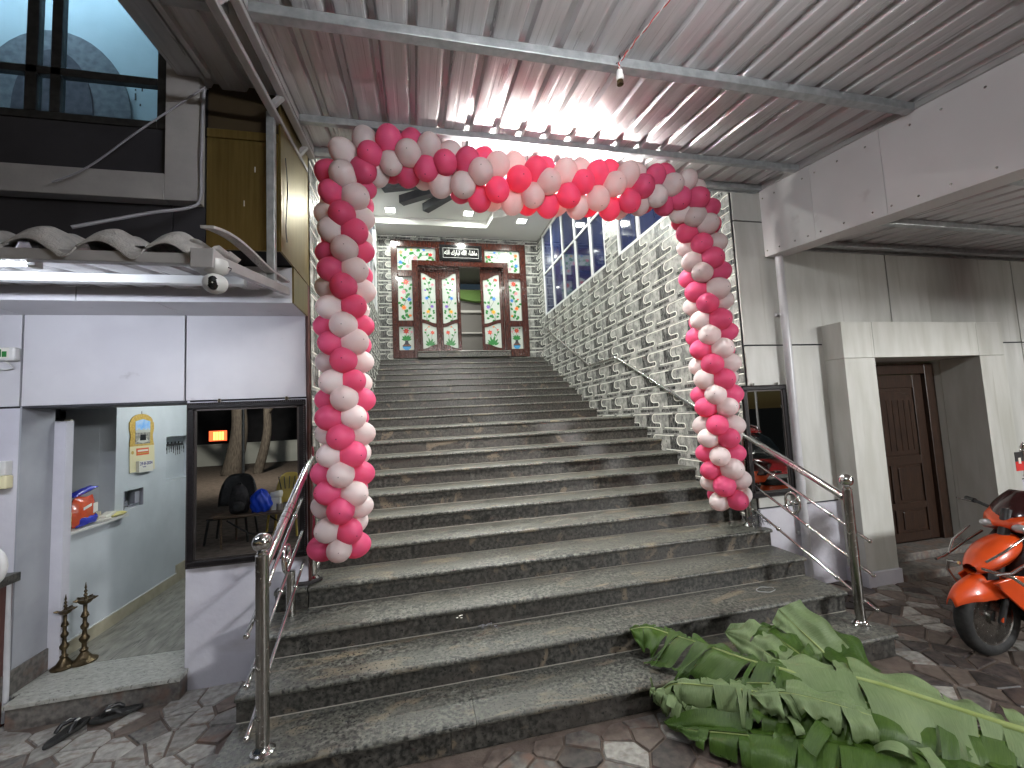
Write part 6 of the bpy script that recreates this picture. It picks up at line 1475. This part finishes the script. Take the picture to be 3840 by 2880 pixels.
# ================================================================== YARD SEEN IN THE MIRRORS
yw = thing('compound_wall', 'white compound wall across the yard, seen in the left mirror', 'wall', (-8, -19.6, 0))
mb = MB(); mb.box(-30, 16, -19.7, -19.5, 0, 1.0); obj('wall', mb, M['yard_wall'], yw); mb = MB(); mb.box(-30, 16, -19.74, -19.46, 1.0, 1.06); obj('coping', mb, M['yard_wall'], yw)
hs = thing('far_house', 'dark house with a red lit window beyond the compound wall', 'house', (-11, -24, 0))
mb = MB(); mb.box(-16, -7, -27, -23, 0, 3.2); obj('wall', mb, M['dark_wall'], hs)
mb = MB(); mb.prism([(-16.3, 3.2), (-6.7, 3.2), (-11.5, 4.6)], -27.2, -22.8, 'xz'); obj('roof', mb, M['brown_trim'], hs)
mb = MB(); mb.box(-11.6, -10.7, -23.02, -22.99, 1.15, 1.72); wn = obj('window', mb, M['red_window'], hs)
for i in range(4):
    mb = MB(); mb.box(-11.38+i*.14, -11.27+i*.14, -22.985, -22.975, 1.2, 1.66); obj('pane', mb, M['warm_window'], wn)
def yard_tree(label, base, top, r0, seed, group='yard trees seen in the mirror'):
    R_ = random.Random(seed); t = thing('yard_tree', label, 'tree', base, 0, group); b, tp = Vector(base), Vector(top)
    P = cr([b, b.lerp(tp, .35)+Vector((.12, 0, 0)), b.lerp(tp, .7)+Vector((-.05, .1, 0)), tp], 6); mb = MB(); mb.tube(P, [r0*(1.15-.6*i/len(P)) for i in range(len(P))], 12)
    for k in range(6):
        s = P[int(len(P)*(.55+.07*k))-1]; e = s+Vector((R_.uniform(-1.5, 1.5), R_.uniform(-1.5, 1.5), R_.uniform(.8, 1.8))); mb.tube(cr([s, s.lerp(e, .5)+Vector((0, 0, .15)), e], 4), [r0*.35, r0*.32, r0*.3, r0*.27, r0*.24, r0*.2, r0*.16, r0*.12, r0*.06][:9], 7)
    obj('trunk', mb, M['bark'], t, smooth=60)
    mb = MB()
    for k in range(2600):
        d = Vector((R_.gauss(0, 1), R_.gauss(0, 1), R_.gauss(0, .7))).normalized()*R_.uniform(.3, 1)**.5; cl_ = Vector((math.sin(k % 7*2.4), math.cos(k % 7*2.4), .3*math.sin(k % 7)))*1.0
        p_ = tp+cl_+Vector((d.x*1.3, d.y*1.3, d.z*.9+.3)); a = Vector((R_.gauss(0, 1), R_.gauss(0, 1), R_.gauss(0, 1))).normalized(); q = a.orthogonal().normalized(); s = R_.uniform(.05, .11); mb._add([p_-a*s, p_+q*s*.4, p_+a*s, p_-q*s*.4], [(0, 1, 2, 3)], 0)
    obj('crown', mb, M['leaf_tree'], t, fix=False)
yard_tree('thick leaning tree trunk in the left mirror', (-7.13, -14.2, 0), (-6.55, -14.0, 4.6), .30, 1); yard_tree('slender tree beside the thick trunk in the left mirror', (-6.15, -14.1, 0), (-5.5, -14.0, 4.3), .16, 2)
tb = thing('folding_table', 'low dark folding table in the yard, reflected in the left mirror', 'table', (-2.3, -2.9, 0))
mb = MB(); mb.box(-2.93, -1.35, -3.25, -2.62, .445, .475); obj('table_top', mb, M['table_wood'], tb, bevel=.004)
for x_ in (-2.84, -1.45):
    for y_ in (-2.66, -3.2):
        mb = MB(); mb.tube([(x_, y_, 0), (x_, y_, .444)], .016, 8); obj('leg', mb, M['table_wood'], tb, smooth=40)
mb = MB(); mb.tube(cr([(-2.78, -2.7, .40), (-2.5, -2.75, .18), (-2.3, -2.8, .15), (-2.1, -2.75, .15)], 6), .012, 8); mb.tube(cr([(-2.45, -3.15, .42), (-2.1, -3.1, .2), (-1.9, -3.1, .42)], 6), .012, 8); obj('brace', mb, M['black_plastic'], tb, smooth=50)
bp_ = thing('backpack', 'dark grey backpack standing on the folding table, in the mirror', 'backpack', (-2.52, -2.8, .475))
mb = MB(); mb.loft([[Vector((-2.66+a*k, -2.82+b*k*.6, z_)) for a, b in [(.125*math.cos(i*PI/8), .125*math.sin(i*PI/8)) for i in range(16)]] for z_, k in ((.478, .9), (.52, 1.08), (.64, 1.08), (.76, .98), (.85, .75), (.90, .3))]); obj('body', mb, M['fabric_black'], bp_, smooth=60)
mb = MB(); mb.ball((-2.64, -2.73, .58), .085, 12, 0, (1.1, .5, 1)); obj('front_pocket', mb, M['fabric_black'], bp_, smooth=60)
mb = MB(); mb.tube(cr([(-2.70, -2.84, .88), (-2.66, -2.83, .93), (-2.62, -2.84, .88)], 5), .01, 7); obj('carry_loop', mb, M['fabric_black'], bp_, smooth=60)
rbag = random.Random(6); mb = MB()
def bagf(a, b):
    q = a*2*PI; h = b; r_ = .135*(math.sin(PI*min(1, .18+.82*h))**.5)*(1+.10*math.sin(5*q+h*7)+.07*math.sin(9*q-h*11)); return (-2.355+r_*math.cos(q)*1.05, -2.79+r_*math.sin(q)*.8, .478+.33*h+.012*math.sin(6*q))
mb.grid(bagf, 40, 16); tag(obj('blue_carrier_bag', mb, M['blue_bag'], None, smooth=60), 'crumpled blue plastic bag on the folding table, in the mirror', 'bag')
mb = MB(); pillow(mb, (-2.16, -2.86, .70), .05, .09, .055, 4, axes=(Vector((0, 1, 0)), Vector((1, 0, .15)), Vector((0, 0, 1)))); mb.box(-2.22, -2.10, -2.90, -2.82, .476, .66); tag(obj('paper_bag', mb, M['paper'], None, smooth=60), 'white paper bag beside the blue bag, in the mirror', 'bag')
mb = MB(); mb.lathe([(.048, 0), (.052, .01), (.050, .11), (.053, .115)], (-2.065, -2.70, .476), 20); mb.tube([(-2.015, -2.70, .57), (-1.985, -2.70, .56), (-1.985, -2.70, .52), (-2.015, -2.70, .50)], .005, 6); tag(obj('steel_mug', mb, M['chrome'], None, smooth=40), 'small steel mug on the folding table, in the mirror', 'mug')
def chair(name, label, m, x, y, h, w_, fins, col_):
    t = thing(name, label, 'chair', (x, y, 0)); mb = MB()
    def back(a, b):
        u_ = a*2-1; return (x+w_*u_*(1-.25*b**3), y-.06-.05*b-.05*(1-u_*u_)*b, .40*h/.8+(h-.40*h/.8)*b*(1-.18*u_**4))
    mb.grid(back, 12, 10); o_ = obj('backrest', mb, M[m], t, smooth=60, fix=False); s_ = o_.modifiers.new('s', 'SOLIDIFY'); s_.thickness = .02
    if fins:
        for i in range(5):
            xx = x-.12+.06*i; mb = MB(); mb.bar((xx, y-.045, .70), (xx+.025*(i-2), y-.085, .90), .008, .03, (0, 1, 0)); obj('slot', mb, M['black_plastic'], t)
    mb = MB(); mb.box(x-w_, x+w_, y-.06, y+.36, .36, .39); obj('seat', mb, M[m], t, bevel=.012)
    for a, b in ((-1, -.04), (1, -.04), (-1, .34), (1, .34)):
        mb = MB(); mb.tube([(x+a*w_*.9, y+b, .36), (x+a*w_*1.05, y+b*1.1, 0)], .018, 8); obj('leg', mb, M[col_], t, smooth=40)
chair('plastic_chair', 'yellow plastic chair behind the table, in the mirror', 'yellow_plastic', -2.145, -3.42, .96, .215, True, 'yellow_plastic')
chair('office_chair', 'black high backed chair behind the backpack, in the mirror', 'black_plastic', -2.90, -3.36, 1.0, .285, False, 'black_plastic')

# ---- parked red car (seen in the right mirror); local +x forward
car = thing('parked_car', 'dark red car parked nose towards the facade, seen in the right mirror', 'car', (5.22, -1.25, 0), math.radians(118))
def cob(nm, mb, m, par=car, smooth=60, bevel=0): return obj(nm, mb, M[m], par, smooth=smooth, bevel=bevel, world=False)
def csec(x, zb, zt, w0, w1, n=20):
    P = []
    for k in range(n):
        a = 2*PI*k/n; ca, sa = math.cos(a), math.sin(a); zz = (zb+zt)/2+(zt-zb)/2*math.copysign(abs(sa)**.55, sa); ww = w0 if sa < 0 else w0+(w1-w0)*abs(sa)
        P.append(Vector((x, ww*math.copysign(abs(ca)**.5, ca), zz)))
    return P
mb = MB(); mb.loft([csec(.0, .22, .50, .55, .5), csec(-.05, .16, .58, .70, .62), csec(-.22, .14, .66, .76, .68), csec(-.6, .14, .72, .78, .72), csec(-1.05, .14, .78, .79, .74), csec(-2.0, .14, .80, .80, .76), csec(-3.0, .15, .80, .79, .74), csec(-3.5, .2, .76, .74, .66), csec(-3.6, .3, .7, .6, .5)]); cob('body', mb, 'red_paint')
mb = MB(); mb.loft([csec(-.98, .70, .80, .70, .66), csec(-1.25, .74, 1.0, .70, .60), csec(-1.6, .74, 1.20, .70, .54), csec(-2.1, .74, 1.25, .70, .53), csec(-2.9, .74, 1.2, .69, .52), csec(-3.4, .74, .95, .66, .55)]); cob('greenhouse', mb, 'dark_glass')
mb = MB(); mb.loft([csec(-1.60, 1.19, 1.225, .52, .46), csec(-1.9, 1.22, 1.27, .53, .47), csec(-2.5, 1.22, 1.275, .53, .47), csec(-3.0, 1.17, 1.22, .5, .45)]); cob('roof', mb, 'red_paint')
for s_ in (-1, 1):
    mb = MB(); mb.tube(cr([(-1.55, s_*.46, 1.22), (-1.75, s_*.47, 1.30), (-2.6, s_*.47, 1.31), (-2.9, s_*.46, 1.23)], 6), .014, 8); cob('roof_rail', mb, 'chrome')
    mb = MB(); mb.ball((-.12, s_*.52, .56), .12, 14, 0, (.9, 1.2, .45)); cob('headlight', mb, 'lens')
    mb = MB(); mb.lathe([(.075, 0), (.07, .03), (.05, .02), (.001, .03)], (-.02, s_*.52, .32), 18, 0, (Vector((0, 1, 0)), Vector((0, 0, 1)), Vector((1, 0, 0)))); cob('fog_lamp', mb, 'lens')
    mb = MB(); mb.ball((-1.15, s_*.86, .86), .085, 12, 0, (.6, 1, .8)); cob('side_mirror', mb, 'red_paint')
    for x_ in (-.68, -2.9):
        mb = MB(); mb.lathe([(.12, -.09), (.27, -.085), (.285, -.05), (.285, .05), (.27, .085), (.12, .09)], (x_, s_*.72, .285), 28, 0, (Vector((1, 0, 0)), Vector((0, 0, 1)), Vector((0, 1, 0)))); ty = cob('wheel', mb, 'rubber'); mb = MB(); mb.lathe([(.17, -.092), (.17, .092), (.03, .094)], (x_, s_*.72, .285), 24, 0, (Vector((1, 0, 0)), Vector((0, 0, 1)), Vector((0, 1, 0)))); obj('rim', mb, M['chrome_dark'], ty, smooth=40, world=False)
mb = MB(); mb.box(-.03, .015, -.45, .45, .36, .48); cob('grille', mb, 'black_plastic', bevel=.01); mb = MB(); mb.box(-.02, .03, -.6, .6, .18, .25); cob('bumper_lip', mb, 'black_plastic', bevel=.02)
mb = MB(); mb.bar((-1.40, -.35, 1.085), (-1.40, .30, 1.085), .03, .03, (0, 0, 1)); cob('windscreen_sticker', mb, 'paper')
for x_, y_ in ((6.14, -1.5), (9.3, -5.6)):
    t = thing('canopy_post', 'slim white steel post of the side canopy' if x_ < 7 else 'slim white steel post beyond the red car', 'post', (x_, y_, 0))
    mb = MB(); mb.tube([(x_, y_, 0), (x_, y_, 3.0)], .03, 12); obj('post', mb, M['alu_white'], t, smooth=40); mb = MB(); mb.box(x_-.07, x_+.07, y_-.07, y_+.07, 0, .01); obj('base_plate', mb, M['galv'], t)
# unseen pole lamps, added to light the front (assumed flood) and the yard
for nm, lab, lo, tg in (('flood_light', 'assumed flood light on a pole, added in the forecourt behind the viewer', flood_fill_lamp, (4.6, 0.8, 2.0)), ('yard_light', 'added pole lamp lighting the far yard wall', yard_fill_lamp, (-7.2, -16.5, 0))):
    p_ = lo.location; t = thing(nm, lab, 'lamp', (p_.x, p_.y-.3 if nm[0] == 'f' else p_.y+.3, 0)); d_ = (Vector(tg)-p_).normalized(); yb = t.location.y
    mb = MB(); mb.tube([(p_.x, yb, 0), (p_.x, yb, p_.z+.1)], .04, 10); obj('pole', mb, M['galv'], t, smooth=40)
    X_ = d_.cross(Vector((0, 0, 1))).normalized(); Z_ = X_.cross(d_); mb = MB(); mb.obox(p_-d_*.06, (X_, Z_, d_), .20, .15, .05); obj('lamp_head', mb, M['black_plastic'], t, bevel=.01)
    adopt(lo, t)
bpy.context.view_layer.update()
